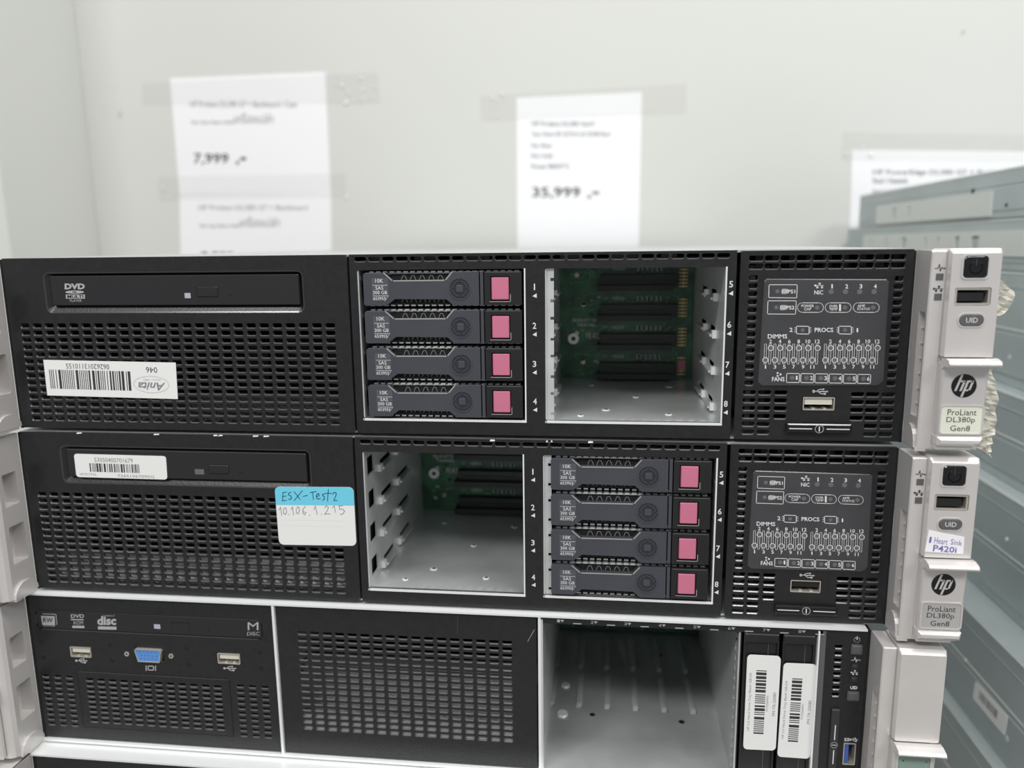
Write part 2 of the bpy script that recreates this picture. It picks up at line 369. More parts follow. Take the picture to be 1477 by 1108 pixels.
def right_ear(root, style):
    b = MB(RIGHTWALL(432.7)); m = 'silver'
    slot = (-14.0, 15.2, -7.2, 60.5)
    b.panel((-15.0, 1.5, -.2, 86.2), [slot], -1.2, 0, m, r=.5); b.box(-15, 85.6, -5.8, -.2, 86.2, -1.2, m)
    b.box(-14.9, 14.6, -3.6, -6.8, 61, -3.0, 'silver_flat')
    b.box(-7.2, 14.6, -3, -6.6, 61, -1.2, m); b.box(-14.6, 60.5, -3, -7.2, 61.1, -1.2, m); b.box(-14.6, 14.6, -3, -7.2, 15.2, -1.2, m)
    for k in range(6): b.box(-8.6, 20 + 6.6 * k, -3, -7.2, 20.6 + 6.6 * k, -1.6, m)
    n = 10; Q = [(-14.8 + 6.4 * (1 - math.cos(math.pi * i / n)), 2.0 + 9.5 * math.sin(math.pi * i / n)) for i in range(n + 1)]
    b.prism(Q, 0, .9, m); b.box(-15.8, .6, -4, -1.5, 2.2, .6, m)
    b.T = FRONT
    b.cushion(lambda e: rrect(432.7 + e, 1.4 + e, 438.9 - e, 86.2 - e, .3, 1), 15.0, 15.9, .5, m)       # narrow strip
    b.box(438.6, 1.6, 1, 439.2, 86, 15.2, 'mid_grey')
    b.loft(rrect(438.9, 41.8, 459.3, 86.8, .8, 3), 0, rrect(438.9, 41.8, 459.3, 86.8, .8, 3), 16.8, m)
    b.loft(rrect(438.9, 41.8, 459.3, 86.8, .8, 3), 16.8, rrect(439.5, 42.2, 458.6, 84.9, .8, 3), 19, m)
    if style == 'blank': b.flat(rrect(439.5, 42.2, 458.6, 84.9, .8, 3), 19, m)
    else: b.panel((439.5, 42.2, 458.6, 84.9), [(441.6, 63.6, 455.7, 71.0)], 17.4, 19, m, r=.8)
    b.box(438.9, 1.6, 0, 457.5, 41.8, 15.5, m)
    o = b.build('mounting_ear', root, bevel=.2)
    # latch : a tapered plate with a protruding finger lip
    c = MB()
    plate = lambda e: [(439.3 + e, 7 + e), (456.6 - e, 7 + e), (457.7 - e, 39.5), (439.0 + e, 39.5)]
    c.cushion(plate, 15.5, 20, .6, m)
    c.cushion(lambda e: [(438.9 + e, 4.4 + e), (456.6 - e, 4.4 + e), (457.2 - e, 8.2 - e), (438.9 + e, 8.2 - e)], 15.5, 21.6, 1.2, m)
    c.cushion(lambda e: [(439.2 + e, 2.2 + e), (453.6 - e, 2.2 + e), (454.2 - e, 4.4), (439.2 + e, 4.4)], 15.5, 19.2, .5, m)
    nn = 6; prof = [(18.6, 41.6), (22, 41.9), (25.2, 41.2), (26.2, 40.0), (25.4, 38.9), (22, 38.9), (20.2, 38.0), (18.6, 37)]
    c.T = lambda a, e, f: (a_map(a, e)[0], -a_map(a, e)[1], a_map(a, e)[2])
    vs = [(438.9, -w, v) for w, v in prof] + [(459.4, -w, v) for w, v in prof]; k = len(prof)
    c.add(vs, [(i, (i + 1) % k, k + (i + 1) % k, k + i) for i in range(k)] + [tuple(range(k)), tuple(range(2 * k - 1, k - 1, -1))], m, raw=True)
    c.T = FRONT
    latch = c.build('release_latch', root, bevel=.25)
    if style != 'blank':
        d = MB(); hp_mark(d, 448.0, 30.2, 5.0, 20.0); d.build('maker_emblem', latch)['label'] = 'round black emblem with slanted silver letters'
        d = MB(); lab = 'label_cream' if style == 'cream' else 'label_grey'
        d.ring(rrect(438.9 + .4, 9.2, 456.9, 22.0, 1.6), rrect(439.9, 9.8, 456.3, 21.4, 1.3), 20, 20.5, 'silver')
        d.prism(rrect(439.9, 9.8, 456.3, 21.4, 1.3), 20, 20.25, lab)
        d.text('ProLiant', (442.4, 20.2, 453.9, 17.6), 20.32, 'ink'); d.text('DL380p', (442.2, 16.9, 453.6, 13.9), 20.32, 'ink'); d.text('Gen8', (444.0, 13.2, 451.9, 10.8), 20.32, 'ink')
        d.build('model_badge', latch)['label'] = 'cream model badge' if style == 'cream' else 'grey model badge'
        # power button
        d = MB(); d.ring(rrect(443.3, 74.3, 454.0, 84.5, 1.8), rrect(443.9, 74.9, 453.4, 83.9, 1.5), 19, 19.35, 'silver')
        d.cushion(lambda e: rrect(443.9 + e, 74.9 + e, 453.4 - e, 83.9 - e, 1.5), 18, 19.5, .5, 'black_gloss')
        pw = [(448.65 + 2.5 * math.cos(math.radians(a)), 79.2 + 2.5 * math.sin(math.radians(a))) for a in range(125, 416, 15)]
        d.line(pw, .55, 19.56, 'dark_grey'); d.line([(448.65, 80.2), (448.65, 82.4)], .55, 19.56, 'dark_grey'); d.build('power_button', o)
        # usb
        d = MB(); d.ring(rrect(441.8, 63.8, 455.5, 70.8, .4, 2), rrect(442.6, 64.6, 454.7, 70.0, .3, 2), 8, 18.6, 'usb_metal')
        d.box(442.6, 64.6, 8, 454.7, 70, 8.3, 'black_deep'); d.box(441.9, 65.4, 9, 453.0, 68.9, 18.2, 'black_plastic'); d.build('usb_port', o)
        # uid
        d = MB(); d.ring(rrect(443.5, 54.6, 454.2, 60.6, 2.7, 6), rrect(444.0, 55.1, 453.7, 60.1, 2.4, 6), 19, 19.3, 'silver')
        d.cushion(lambda e: rrect(444.0 + e, 55.1 + e, 453.7 - e, 60.1 - e, 2.4 - e, 6), 18.4, 19.45, .4, 'mid_grey')
        d.text('UID', (446.7, 58.7, 451.2, 56.6), 19.5, 'print_white'); d.build('identification_button', o)
        d = MB()
        for z in (75.3, 67.0): d.box(434.9, z - 1.4, 15.9, 437.8, z + 1.4, 16.1, 'mid_grey')
        mp = lambda x, y: (x, y)
        beat_icon(d, 434.2, 80.6, 438.4, 77.6, 16.06, mp, 'ink'); net_icon(d, 434.2, 71.6, 438.2, 69.0, 16.06, mp, 'ink'); d.build('status_light', o)
    else:
        d = MB(); d.ring(rrect(440.4, 8.5, 456.0, 36.5, 1.6), rrect(441.2, 9.3, 455.2, 35.7, 1.2), 20, 20.5, 'silver')
        d.prism(rrect(441.2, 9.3, 455.2, 35.7, 1.2), 20, 20.2, 'badge_green')
        d.line([(443.5, 33.2), (453.5, 33.2), (453.5, 12), (443.5, 12)], .5, 20.25, 'badge_line', closed=True); d.build('model_badge', latch)['label'] = 'grey-green badge with green outlined rectangle'
    return o

# ---- hard drive ----------------------------------------------------------------
DW, DH = 75.5, 15.7
def drive_master():
    root = thing('hard_drive', 'x', 'hard drive', (0, 0, 0))
    k = DW / 592.0; kv = DH / 120.0
    g = lambda x, y: ((x - 65) * k, (258 - y) * kv)            # from the measured face
    b = MB(); 
    b.box(1, .6, -20, DW - 1, DH - .6, -4, 'dark_grey'); b.box(3.6, .6, -104, DW - 3.6, DH - .6, -20, 'dark_grey')                                       # drive body
    b.box(.3, .3, -9, DW - .3, 1.2, -3.4, 'dark_grey'); b.box(3.6, DH - 1.2, -60, DW - 3.6, DH - .3, -3.4, 'galv_dull')
    for i in range(22):                                                                         # castellated metal rails of the carrier
        u = 2.5 + i * 3.3
        b.box(u, DH - .35, -7.5, u + 2.1, DH + .35, -1.8, 'galv'); b.box(u, -.35, -7.5, u + 2.1, .3, -1.8, 'galv_dull')
    b.build('drive_body', root)
    # honeycomb mesh seen in the two notches
    h = MB(); h.box(13, 1.0, -3.2, 46, DH - 1.0, -2.9, 'black_deep')
    for i in range(5):
        u = 17.5 + i * 4.4
        for v0, v1 in ((DH - 4.0, DH - 1.8), (1.4, 3.2)):
            h.line([(u, v0), (u + .9, v1), (u + 2.0, v1), (u + 2.9, v0)], .2, -2.7, 'lever_edge')
    h.build('vent_mesh', root)
    o = MB()
    P = [g(66, 252), g(72, 258), g(150, 258), g(184, 234), g(378, 236), g(404, 258), g(499, 258), g(499, 137), g(402, 138), g(375, 167), g(178, 168), g(145, 140), g(74, 140), g(66, 147)]
    o.prism(P, -2.8, 1.0, 'lever_blue')
    # pale line painting the light caught on the upper notch's rim
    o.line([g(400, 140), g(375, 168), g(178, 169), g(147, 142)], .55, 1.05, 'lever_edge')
    patch = [g(98, 240), g(146, 240), g(160, 222), g(160, 158), g(98, 158)]
    o.flat(patch, 1.04, 'lever_patch')
    for a, c in ((184, 184), (222, 222)): o.line([g(102, a), g(158, c)], .16, 1.08, 'print_white')
    o.text('10K', (*g(112, 161), *g(142, 175)), 1.08, 'print_white')
    o.text('SAS', (*g(112, 187), *g(142, 200)), 1.08, 'print_white')
    o.text('300 GB', (*g(102, 204), *g(156, 216)), 1.08, 'print_white')
    o.text('653955', (*g(102, 226), *g(150, 237)), 1.08, 'print_white')
    o.line([g(146, 241), g(161, 221)], .2, 1.08, 'print_grey')
    c = g(428, 198)
    o.ring(circ(*c, 5.3, 32), circ(*c, 4.7, 32), .9, 1.25, 'lever_blue'); o.flat(circ(*c, 4.7, 32), 1.03, 'lever_ring')
    o.ring(circ(*c, 3.7, 28), circ(*c, 3.3, 28), 1.0, 1.3, 'lever_blue')
    o.prism(rrect(c[0] - 1.6, c[1] - 1.6, c[0] + 1.6, c[1] + 1.6, .3, 2), 1.0, 1.35, 'lever_blue')
    for a in range(4):
        t = math.pi / 2 * a; o.line([(c[0] + 3.4 * math.cos(t), c[1] + 3.4 * math.sin(t)), (c[0] + 4.8 * math.cos(t), c[1] + 4.8 * math.sin(t))], .4, 1.3, 'lever_blue')
    q = g(503, 258), g(515, 137)
    o.box(q[0][0], q[0][1], -2.8, q[1][0], q[1][1], .8, 'lever_blue')
    lv = o.build('release_lever', root, bevel=.12)
    e = MB(); u0, v0 = g(519, 257); u1, v1 = g(655, 138); bu0, bv0 = g(541, 242); bu1, bv1 = g(612, 155)
    e.panel((u0, v0, u1, v1), [(bu0, bv0, bu1, bv1)], -2.8, 1.0, 'black_plastic', r=.4)
    e.box(bu0, bv0, -3, bu1, bv1, -2.4, 'black_deep'); e.line([(bu0 - .3, bv0 - .3), (bu1 + .3, bv0 - .3), (bu1 + .3, bv0 + 3)], .3, 1.05, 'lever_edge')
    e.line([(u0 + .6, v1 - .3), (u1 - .8, v1 - .3)], .35, 1.04, 'mid_grey')
    e.build('caddy_end', root, bevel=.3)
    f = MB(); f.cushion(lambda t: rrect(bu0 + .45 + t, bv0 + .45 + t, bu1 - .45 - t, bv1 - .45 - t, .4, 2), -2.4, .9, .4, 'pink'); f.build('release_button', root)['label'] = 'rose pink square release button'
    return root
def copy_tree(o, parent=None):
    c = o.copy(); bpy.context.scene.collection.objects.link(c)
    if parent: c.parent = parent
    for ch in o.children: copy_tree(ch, c)
    return c

# ---- drive cage and backplane ------------------------------------------------------
CAGE_D = -119.0
VSLOT = [62.9, 45.0, 27.2, 9.3]          # underside of each of the four drive positions
def cage_wall(b, facing, x, v0, v1, deep, windows=False):
    b.T = LEFTWALL(x) if facing > 0 else RIGHTWALL(x)
    H = []
    for z in VSLOT:
        H.append((5.0, z + 2.5, 16.5, z + 12.0) if windows else (1.6, z + 4, 3.5, z + 6))                       # upright window near the front edge
        H.append((27, z + 1.7, 48, z + 5.0)); H.append((60, z + 1.7, 84, z + 4.6))
    b.panel((.3, v0, deep, v1), H, -1, 0, 'galv', r=.3)
    b.box(.3, v0, -3.4, deep, v1, -3.0, 'black_deep')
    for z in VSLOT:
        for a0, a1 in ((24, 47), (57, 83)):
            vs = [(a0, z + .3, 0), (a1, z + .3, 0), (a1, z + 1.6, 0), (a0, z + 1.6, 0), (a0 + 2, z + .3, 2.6), (a1 - 2, z + .3, 2.6), (a1 - 2, z + 1.5, 2.6), (a0 + 2, z + 1.5, 2.6)]
            b.add(vs, [(4, 5, 6, 7), (0, 1, 5, 4), (1, 2, 6, 5), (2, 3, 7, 6), (3, 0, 4, 7)], 'galv')
            b.box(a0 - 1.5, z - .2, 0, a0 + 2.2, z + 3.6, 1.8, 'galv_bright')
    b.T = FRONT
def make_cage(root, bays):
    b = MB(); deep = -CAGE_D
    for (u0, v0, u1, v1) in bays:
        b.box(u0, v0 - 1, CAGE_D, u1, v0, .35, 'galv_floor')            # floor; the bright strip below paints light on its front edge
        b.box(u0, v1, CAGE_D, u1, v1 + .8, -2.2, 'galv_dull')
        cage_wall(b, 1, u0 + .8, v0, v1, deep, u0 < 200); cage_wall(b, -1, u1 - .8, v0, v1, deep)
        fl = [(u0 + .4 + .01, v0 + .2), (u0 + 4.2, v0 + .2), (u0 + 4.2, v1 - .5), (u0 + .41, v1 - .5)]
        H = []
        for z in VSLOT: H += [(u0 + 2.6, z + 1.2, u0 + 4.2, z + 2.6), (u0 + 2.6, z + 11, u0 + 4.2, z + 12.4)]
        if u0 > 200: b.panel((u0 + .4, v0 + .2, u0 + 4.2, v1 - .5), H, -1.9, -1.2, 'galv')
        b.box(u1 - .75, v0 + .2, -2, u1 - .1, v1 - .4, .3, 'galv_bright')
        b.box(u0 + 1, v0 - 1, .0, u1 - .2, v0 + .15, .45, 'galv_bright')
        # little dimples and holes in the floor plate
        b.T = UPWARD(v0)
        W_ = u1 - u0
        for a, d, r in ((.2, 12, 1.5), (.72, 17, 1.7), (.35, 26, 2.0), (.55, 60, 1.7), (.25, 95, 1.6), (.8, 92, 2.1)):
            b.prism(circ(u0 + W_ * a, d, r, 12, r * .8), .0, .35, 'galv_bright'); b.flat(circ(u0 + W_ * a + .2, d + .3, r * .55, 10), .4, 'side_hole')
        for i in range(13):
            a = u0 + 7 + i * (W_ - 12) / 13
            b.flat([(a, 1.2), (a + 3.0, 1.2), (a + 4.2, 6.5), (a + 1.2, 6.5)], .05, 'galv_dull')
        b.T = FRONT
    return b.build('drive_cage', root)
def make_backplane(root, bays):
    b = MB(); w = CAGE_D; rnd = random.Random(3)
    lo = min(q[0] for q in bays); hi = max(q[2] for q in bays)
    b.box(lo + 1, bays[0][1], w - 1.6, hi - 1, bays[0][3], w, 'pcb')
    for bi, (u0, v0, u1, v1) in enumerate(bays):
        for zi, z in enumerate(VSLOT):
            # printing and small components beside each connector
            b.text('J%d' % (9 - zi), (u0 + 27, z + 13.4, u0 + 30, z + 11.8), w + .06, 'print_grey')
            b.text('HDD%d' % (bi * 4 + zi + 1), (u0 + 33, z + 13.6, u0 + 40, z + 11.6), w + .06, 'print_white')
            b.text('A1 B1 S1 0000', (u0 + 30, z + 10.9, u0 + 46, z + 10.1), w + .06, 'print_grey')
            for q in range(3):
                a = u0 + 47.5 + q * 5.6; b.box(a, z + 11.0, w, a + 1.0, z + 13.8, w + .7, 'print_grey'); b.box(a + 2.4, z + 11.0, w, a + 3.2, z + 13.8, w + .6, 'print_grey')
                b.box(a + 1.1, z + 11.6, w, a + 2.3, z + 13.2, w + .9, 'dark_grey')
            for q in range(26): 
                a = u0 + 46 + rnd.random() * 26; c = z + 9.8 + rnd.random() * 4.6; b.box(a, c, w, a + .7, c + .35, w + .3, 'print_grey')
            for q in range(6):
                for c in (0, 3.0):
                    b.box(u0 + 72.5 + c, z + 1.5 + q * 2.0, w, u0 + 74.4 + c, z + 2.2 + q * 2.0, w + .8, 'gold')
                b.box(u0 + 74.4, z + 1.4 + q * 2.0, w, u0 + 75.5, z + 2.4 + q * 2.0, w + 1.0, 'solder')
            for q in range(10):
                a = u0 + 5 + rnd.random() * 20; c = z + rnd.random() * 15; r_ = .5 + rnd.random() * 1.2
                b.box(a, c, w, a + r_ * 1.6, c + r_, w + .5, rnd.choice(['dark_grey', 'print_grey', 'pcb_light', 'pcb_light']))
            for q in range(3):
                a = u0 + 5 + rnd.random() * 12; c = z + rnd.random() * 14; b.line([(a, c), (a + 8, c), (a + 11, c + 3), (a + 18, c + 3)], .5, w + .04, 'pcb_light')
            b.tube((u0 + 11 + 4 * (zi % 2), -(w), z + 9), (u0 + 11 + 4 * (zi % 2), -(w + .5), z + 9), 1.4, 'solder')
        b.text('PRODUCT OF', (u0 + 8.5, 45.2, u0 + 23, 43.2), w + .07, 'print_white'); b.text('TAIWAN', (u0 + 11, 42.4, u0 + 22, 40.4), w + .07, 'print_white')
        b.tube((u0 + 9, -w, 33), (u0 + 9, -(w + 1.4), 33), 3.4, 'galv_bright', 20); b.tube((u0 + 9, -(w + 1.4), 33), (u0 + 9, -(w + 1.6), 33), 1.3, 'dark_grey', 12)
        b.text('FE-R7', (u0 + 17, 36.4, u0 + 24.5, 33), w + .07, 'print_white')
        b.box(u1 - 9, 14, w, u1 - 5, 20, w + 2, 'pink')
    o = b.build('backplane', root)
    for (u0, v0, u1, v1) in bays:
        for z in VSLOT:
            c = MB(); c.box(u0 + 25.5, z + 1.6, w, u0 + 71, z + 9.2, w + 5.5, 'black_plastic'); c.box(u0 + 23.6, z - .2, w, u0 + 68, z + 3.0, w + 9, 'black_plastic')
            c.box(u0 + 30, z + 5.6, w + 5.5, u0 + 64, z + 6.1, w + 6.1, 'dark_grey')
            c.build('drive_connector', o)
    return o

# ---- ventilated bezel with optical drive (left part of the two upper servers) -----------------------
def optical_drive(root, rect, w, style):
    u0, v0, u1, v1 = rect
    b = MB(); b.box(u0, v0, -130, u1, v1, w - 1.2, 'dark_grey'); b.cushion(lambda e: rrect(u0 + e, v0 + e, u1 - e, v1 - e, .3, 1), w - 1.2, w, .3, 'tray_grey')
    o = b.build('optical_drive', root)
    return o
def disc_marks(b, kind, s, mp, w):
    if kind == 'dvd1':
        b.text('DVD', (265, 196, 348, 220), w, 'print_grey', mp, bold=.05)
        c = mp(306, 231); b.flat(circ(*c, 5.0, 24, .75), w, 'print_grey'); b.flat(circ(*c, 1.2, 12, .28), w + .03, 'tray_grey')
        b.flat([mp(270, 258), mp(348, 258), mp(348, 241), mp(270, 241)], w, 'print_grey'); b.text('MULTI', (276, 243, 342, 256), w + .03, 'tray_grey', mp, bold=.03)
        b.text('PLAYER', (287, 261, 335, 271), w, 'print_grey', mp)

def gen8(s, label):
    root = thing('rack_server', label, 'server', (OFF[s][0], OFF[s][1], -PITCH * (s - 1)))
    chassis(root)
    # --- left bezel
    C = 'A1' if s == 1 else 'A4'
    rim = RC(1, 'A1', 172, 150, 1250, 315); face = RC(1, 'A1', 203, 166, 1228, 283, .2)
    G = grid(L(1, 'A1', 104, 372), L(1, 'A1', 1353, 368), L(1, 'A1', 148, 750), L(1, 'A1', 1373, 765), 25, 14, 4.9, 2.65)
    b = MB(); b.panel((.3, .6, 177.2, 86.9), G + [rim], -1.9, 0, 'black_bezel', r=.75)
    ro = rrect(*rim, 3.0, 3); ri = rrect(face[0] - .35, face[1] - .35, face[2] + .35, face[3] + .35, .4, 3); rb = rrect(rim[0] + .7, rim[1] + .7, rim[2] - .7, rim[3] - .7, 2.4, 3)
    b.loft(ro, -.02, rb, -.35, 'bezel_rim'); b.loft(rb, -.35, ri, -1.9, 'black_bezel'); b.loft(ri, -1.9, ri, -12, 'black_deep')
    for a, c in ((324, 68), (885, 73), (1047, 76), (1090, 77), (900, 75), (640, 66)):
        if s == 2:
            q = L(2, 'A4', a, c); b.flat([(q[0] - 1.5, 86.2), (q[0] + 1.3, 86.4), (q[0] + 1.6, 86.95), (q[0] - 1.2, 86.95)], .03, 'chip_white')
    if s == 1:
        q = L(1, 'A1', 182, 205); b.add([(q[0] - .9, q[1] + 1.6, -.1), (q[0] + .5, q[1] + 1.3, -.6), (q[0] + .7, q[1] - 2.6, -.6), (q[0] - .2, q[1] - 2.0, -.2)], [(3, 2, 1, 0)], 'chip_white')
    b.build('vent_bezel', root)
    d = MB()                                                     # airflow guide behind the grille
    d.box(3, 8, -46, 175, 46, -44, 'dark_grey'); d.box(3, 3, -44, 175, 8, -14, 'mid_grey')
    for i in range(7): d.box(12 + 24 * i, 8, -44, 24 + 24 * i, 40, -30 - (i % 3) * 4, 'black_plastic')
    d.box(3, 46, -46, 175, 47.2, -8, 'black_plastic'); d.box(3, 1.4, -14, 175, 3.2, -4, 'galv_dull'); d.box(176, 1.4, -120, 177.4, 85, -3, 'dark_grey')
    for i in range(14): d.box(70 + 7.4 * i, 4.0, -12, 74 + 7.4 * i, 4.8, -9, 'galv_bright')
    d.add([(3, 2, -2.6), (176, 2, -2.6), (176, 17, -15), (3, 17, -15)], [(0, 1, 2, 3)], 'mid_grey' if s == 1 else 'galv_dull')  # sloped sheet added so the lower grille rows look lit
    d.box(3, 28, -12, 9, 44, -8, 'mid_grey')
    d.build('airflow_guide', root)
    o = optical_drive(root, face, .2, s)
    if s == 1:
        d = MB(); disc_marks(d, 'dvd1', 1, MP(1, 'A1', .2), .24); d.build('disc_logo', o)['label'] = 'grey printed disc logo'
        bt = RC(1, 'A1', 806, 209, 893, 249, .2); led = RC(1, 'A1', 756, 235, 782, 256, .2); hl = L(1, 'A1', 941, 245, .2)
    else:
        bt = RC(2, 'A4', 856, 201, 938, 236, .2); led = RC(2, 'A4', 798, 218, 837, 240, .2); hl = L(2, 'A4', 984, 232, .2)
    d = MB(); d.ring(rrect(bt[0] - .3, bt[1] - .3, bt[2] + .3, bt[3] + .3, .3, 2), rrect(*bt, .2, 2), .1, .26, 'black_deep')
    d.cushion(lambda e: rrect(bt[0] + e, bt[1] + e, bt[2] - e, bt[3] - e, .4, 2), .1, .7, .3, 'tray_grey'); d.build('eject_button', o)
    d = MB(); d.box(led[0], led[1], .1, led[2], led[3], .3, 'led_pale' if s == 1 else 'led_grey'); d.build('indicator_light', o); d = MB(); d.flat(circ(*hl, .7, 12), .26, 'black_deep'); d.build('eject_hole', o)
    # --- middle bezel with two drive openings
    b1 = RC(1, 'A2', 38, 128, 672, 688); b2 = RC(1, 'A2', 741, 124, 1401, 703)
    v0 = (b1[1] + b2[1]) / 2; v1 = (b1[3] + b2[3]) / 2; b1 = (b1[0], v0, b1[2], v1); b2 = (b2[0], v0, b2[2], v1)
    va = L(1, 'px', 519.5, 375); vb = L(1, 'px', 1043.8, 369)
    G = [(va[0] + (vb[0] - va[0]) * i / 25 - 2.85, (va[1] + vb[1]) / 2 - 1.25, va[0] + (vb[0] - va[0]) * i / 25 + 2.85, (va[1] + vb[1]) / 2 + 1.25) for i in range(26)]
    b = MB(); b.panel((178.6, .6, 356.9, 87.0), G + [b1, b2], -2.0, 0, 'black_bezel', r=.9)
    for k, (x, y) in enumerate([(702, 192), (702, 337), (702, 480), (704, 620), (1437, 182), (1430, 333), (1423, 483), (1417, 629)]):
        u, v = L(1, 'A2', x, y)
        b.text(str(k + 1), (u - (.85 if k else .28), v + 1.5, u + (.85 if k else .28), v - 1.4), .03, 'print_white', bold=.012)
        b.flat([(u - 1.0, v - 4.2), (u + 1.0, v - 5.0), (u + 1.0, v - 2.9)][::1], .03, 'print_white')
    if s == 2:
        for x, y in ((545, 32), (755, 34), (760, 35), (912, 31)):
            q = L(2, 'A5', x, y); b.flat([(q[0] - 1.3, 86.0), (q[0] + 1.2, 86.2), (q[0] + 1.0, 86.95), (q[0] - 1.0, 86.95)], .03, 'chip_white')
    b.build('drive_bezel', root)
    bays = [(b1[0] - .2, v0 - .1, b1[2] + .2, v1 + .6), (b2[0] - .2, v0 - .1, b2[2] + .2, v1 + .6)]
    make_cage(root, bays); make_backplane(root, bays)
    d = MB(); 
    d.box(180, 82.6, -60, 356, 84.2, -3, 'black_plastic')
    for i in range(7): d.box(186 + 23 * i, 79.6, -7, 193 + 23 * i + 3 * (i % 3), 86, -4.5, 'mid_grey')
    d.build('vent_backing', root)
    # --- diagnostics bezel
    m5 = lambda x, y: L(1, 'D5', x, y)
    def hole(x, y, w_, h_): u, v = m5(x, y); return (u - w_ / 2, v - h_ / 2, u + w_ / 2, v + h_ / 2)
    H = []
    vr = [m5(550, 9)[1], m5(550, 57)[1]]
    for i in range(10):
        for j in (0, 1):
            u = m5(127 + 93.4 * i, 30)[0]; H.append((u - 3.15, vr[j] - 1.4, u + 3.15, vr[j] + 1.4))
    ul = m5(97, 440)[0]; ur = m5(948, 440)[0]
    for i in range(14):
        v = m5(97, 129 + 47.8 * i)[1]; H.append((ul - 2.0, v - 1.35, ul + 2.0, v + 1.35))
        v = m5(948, 133 + 47.8 * i)[1]; H.append((ur - 2.0, v - 1.35, ur + 2.0, v + 1.35))
    for i in range(6):
        v = m5(170, 808 + 46.8 * i)[1]
        for c, x in enumerate((82, 172, 268)):
            if c < 2 or i < 4: u = m5(x, 900)[0]; H.append((u - 2.9, v - 1.25, u + 2.9, v + 1.25))
        v = m5(815, 820 + 47 * i)[1]
        for c, x in enumerate((722, 810, 902)):
            if c > 0 or i < 4: u = m5(x, 900)[0]; H.append((u - 2.9, v - 1.25, u + 2.9, v + 1.25))
    usb = RC(1, 'D5', 400, 828, 590, 915); H.append(usb)
    b = MB(); b.panel((358.7, .6, 431.7, 86.6), H, -2.0, 0, 'black_bezel', r=.75)
    b.build('diagnostics_bezel', root)
    d = MB(); 
    for u in (364, 370.5, 424.5): d.box(u, 6, -9, u + 2.4, 80, -6.5, 'mid_grey' if u < 370 or u > 400 else 'dark_grey')
    for i in range(9): d.box(366 + 7.4 * i, 79, -8, 369.5 + 7.4 * i, 85, -6, 'dark_grey')
    d.box(359.5, 6, -40, 431, 80, -38, 'black_plastic'); d.build('circuit_tray', root)
    d = MB(); pl = [m5(135, 745), m5(160, 766), m5(845, 766), m5(880, 738), m5(912, 150), m5(897, 135), m5(185, 132), m5(172, 148)]
    cu = sum(p[0] for p in pl) / 8; cv = sum(p[1] for p in pl) / 8
    d.cushion(lambda e: [(u + (e if u < cu else -e), v + (e if v < cv else -e)) for u, v in pl], 0, .55, .35, 'plate_grey')
    dp = d.build('diagnostics_panel', root)
    d = MB(); w = .6; M_ = 'print_white'; T_ = .26
    ln = lambda pts, t=T_, c=True, m=M_: d.line([m5(*p) for p in pts], t, w, m, closed=c)
    dot = lambda x, y, r=.95, m='led_grey': d.flat(circ(*m5(x, y), r, 16), w + .03, m)
    tx = lambda t, x0, y0, x1, y1, bold=.02, m=M_: d.text(t, (x0, y0, x1, y1), w, m, m5, bold * .4)
    ln([(201, 167), (367, 167), (364, 245), (198, 243)]); ln([(194, 262), (361, 262), (357, 341), (191, 340)])
    dot(250, 206); dot(243, 301); tx('PS1', 312, 196, 355, 218, .04); tx('PS2', 303, 291, 350, 313, .04)
    for x, y in ((292, 206), (283, 302)):
        for k in range(4): ln([(x - 17 + k * 8, y + 13), (x - 9 + k * 8, y - 13)], .34, False)
        ln([(x - 14, y - 12), (x + 18, y - 12), (x + 14, y + 13), (x - 18, y + 13)], .2)
    net_icon(d, 470, 156, 524, 190, w, m5, M_); tx('NIC', 468, 200, 520, 225, .03)
    for k, x in enumerate((567, 652, 736, 821)): dot(x, 208, 1.15); tx(str(k + 1), x + (-1 if k else 2), 164, x + (16 if k else 10), 189, .04)
    for k, (x, a, e) in enumerate(((368, 'POWER', 'CAP'), (532, 'OVER', 'TEMP'), (698, 'AMP', 'STATUS'))):
        P = []
        for q in range(9): t = math.radians(90 + 22.5 * q); P.append((x + 28 + 28 * math.cos(t), 302 - 28 * math.sin(t)))
        for q in range(9): t = math.radians(270 + 22.5 * q); P.append((x + 126 + 28 * math.cos(t), 302 - 28 * math.sin(t)))
        ln(P); dot(x + 117, 302, 1.0)
        if k == 0: tx(a, 392, 284, 466, 300); tx(e, 408, 303, 450, 319)
        if k == 1: tx(a, 556, 286, 606, 301); tx(e, 556, 304, 606, 319); ln([(620, 288), (620, 317)], .8, False)
        if k == 2: tx(a, 724, 284, 768, 299); tx(e, 722, 302, 796, 317)
    tx('2', 321, 421, 340, 446, .04); tx('PROCS', 470, 421, 580, 447, .04); tx('1', 718, 424, 727, 447, .04); tx('DIMMS', 193, 459, 308, 485, .04)
    for x in (362, 612):
        ln([(x, 412), (x + 75, 413), (x + 75, 459), (x, 457)], .3); dot(x + 37, 435, .9)
        for q in range(3):
            y = 422 + 12 * q; ln([(x - 11, y), (x - 3, y)], .22, False); ln([(x + 79, y), (x + 87, y)], .22, False)
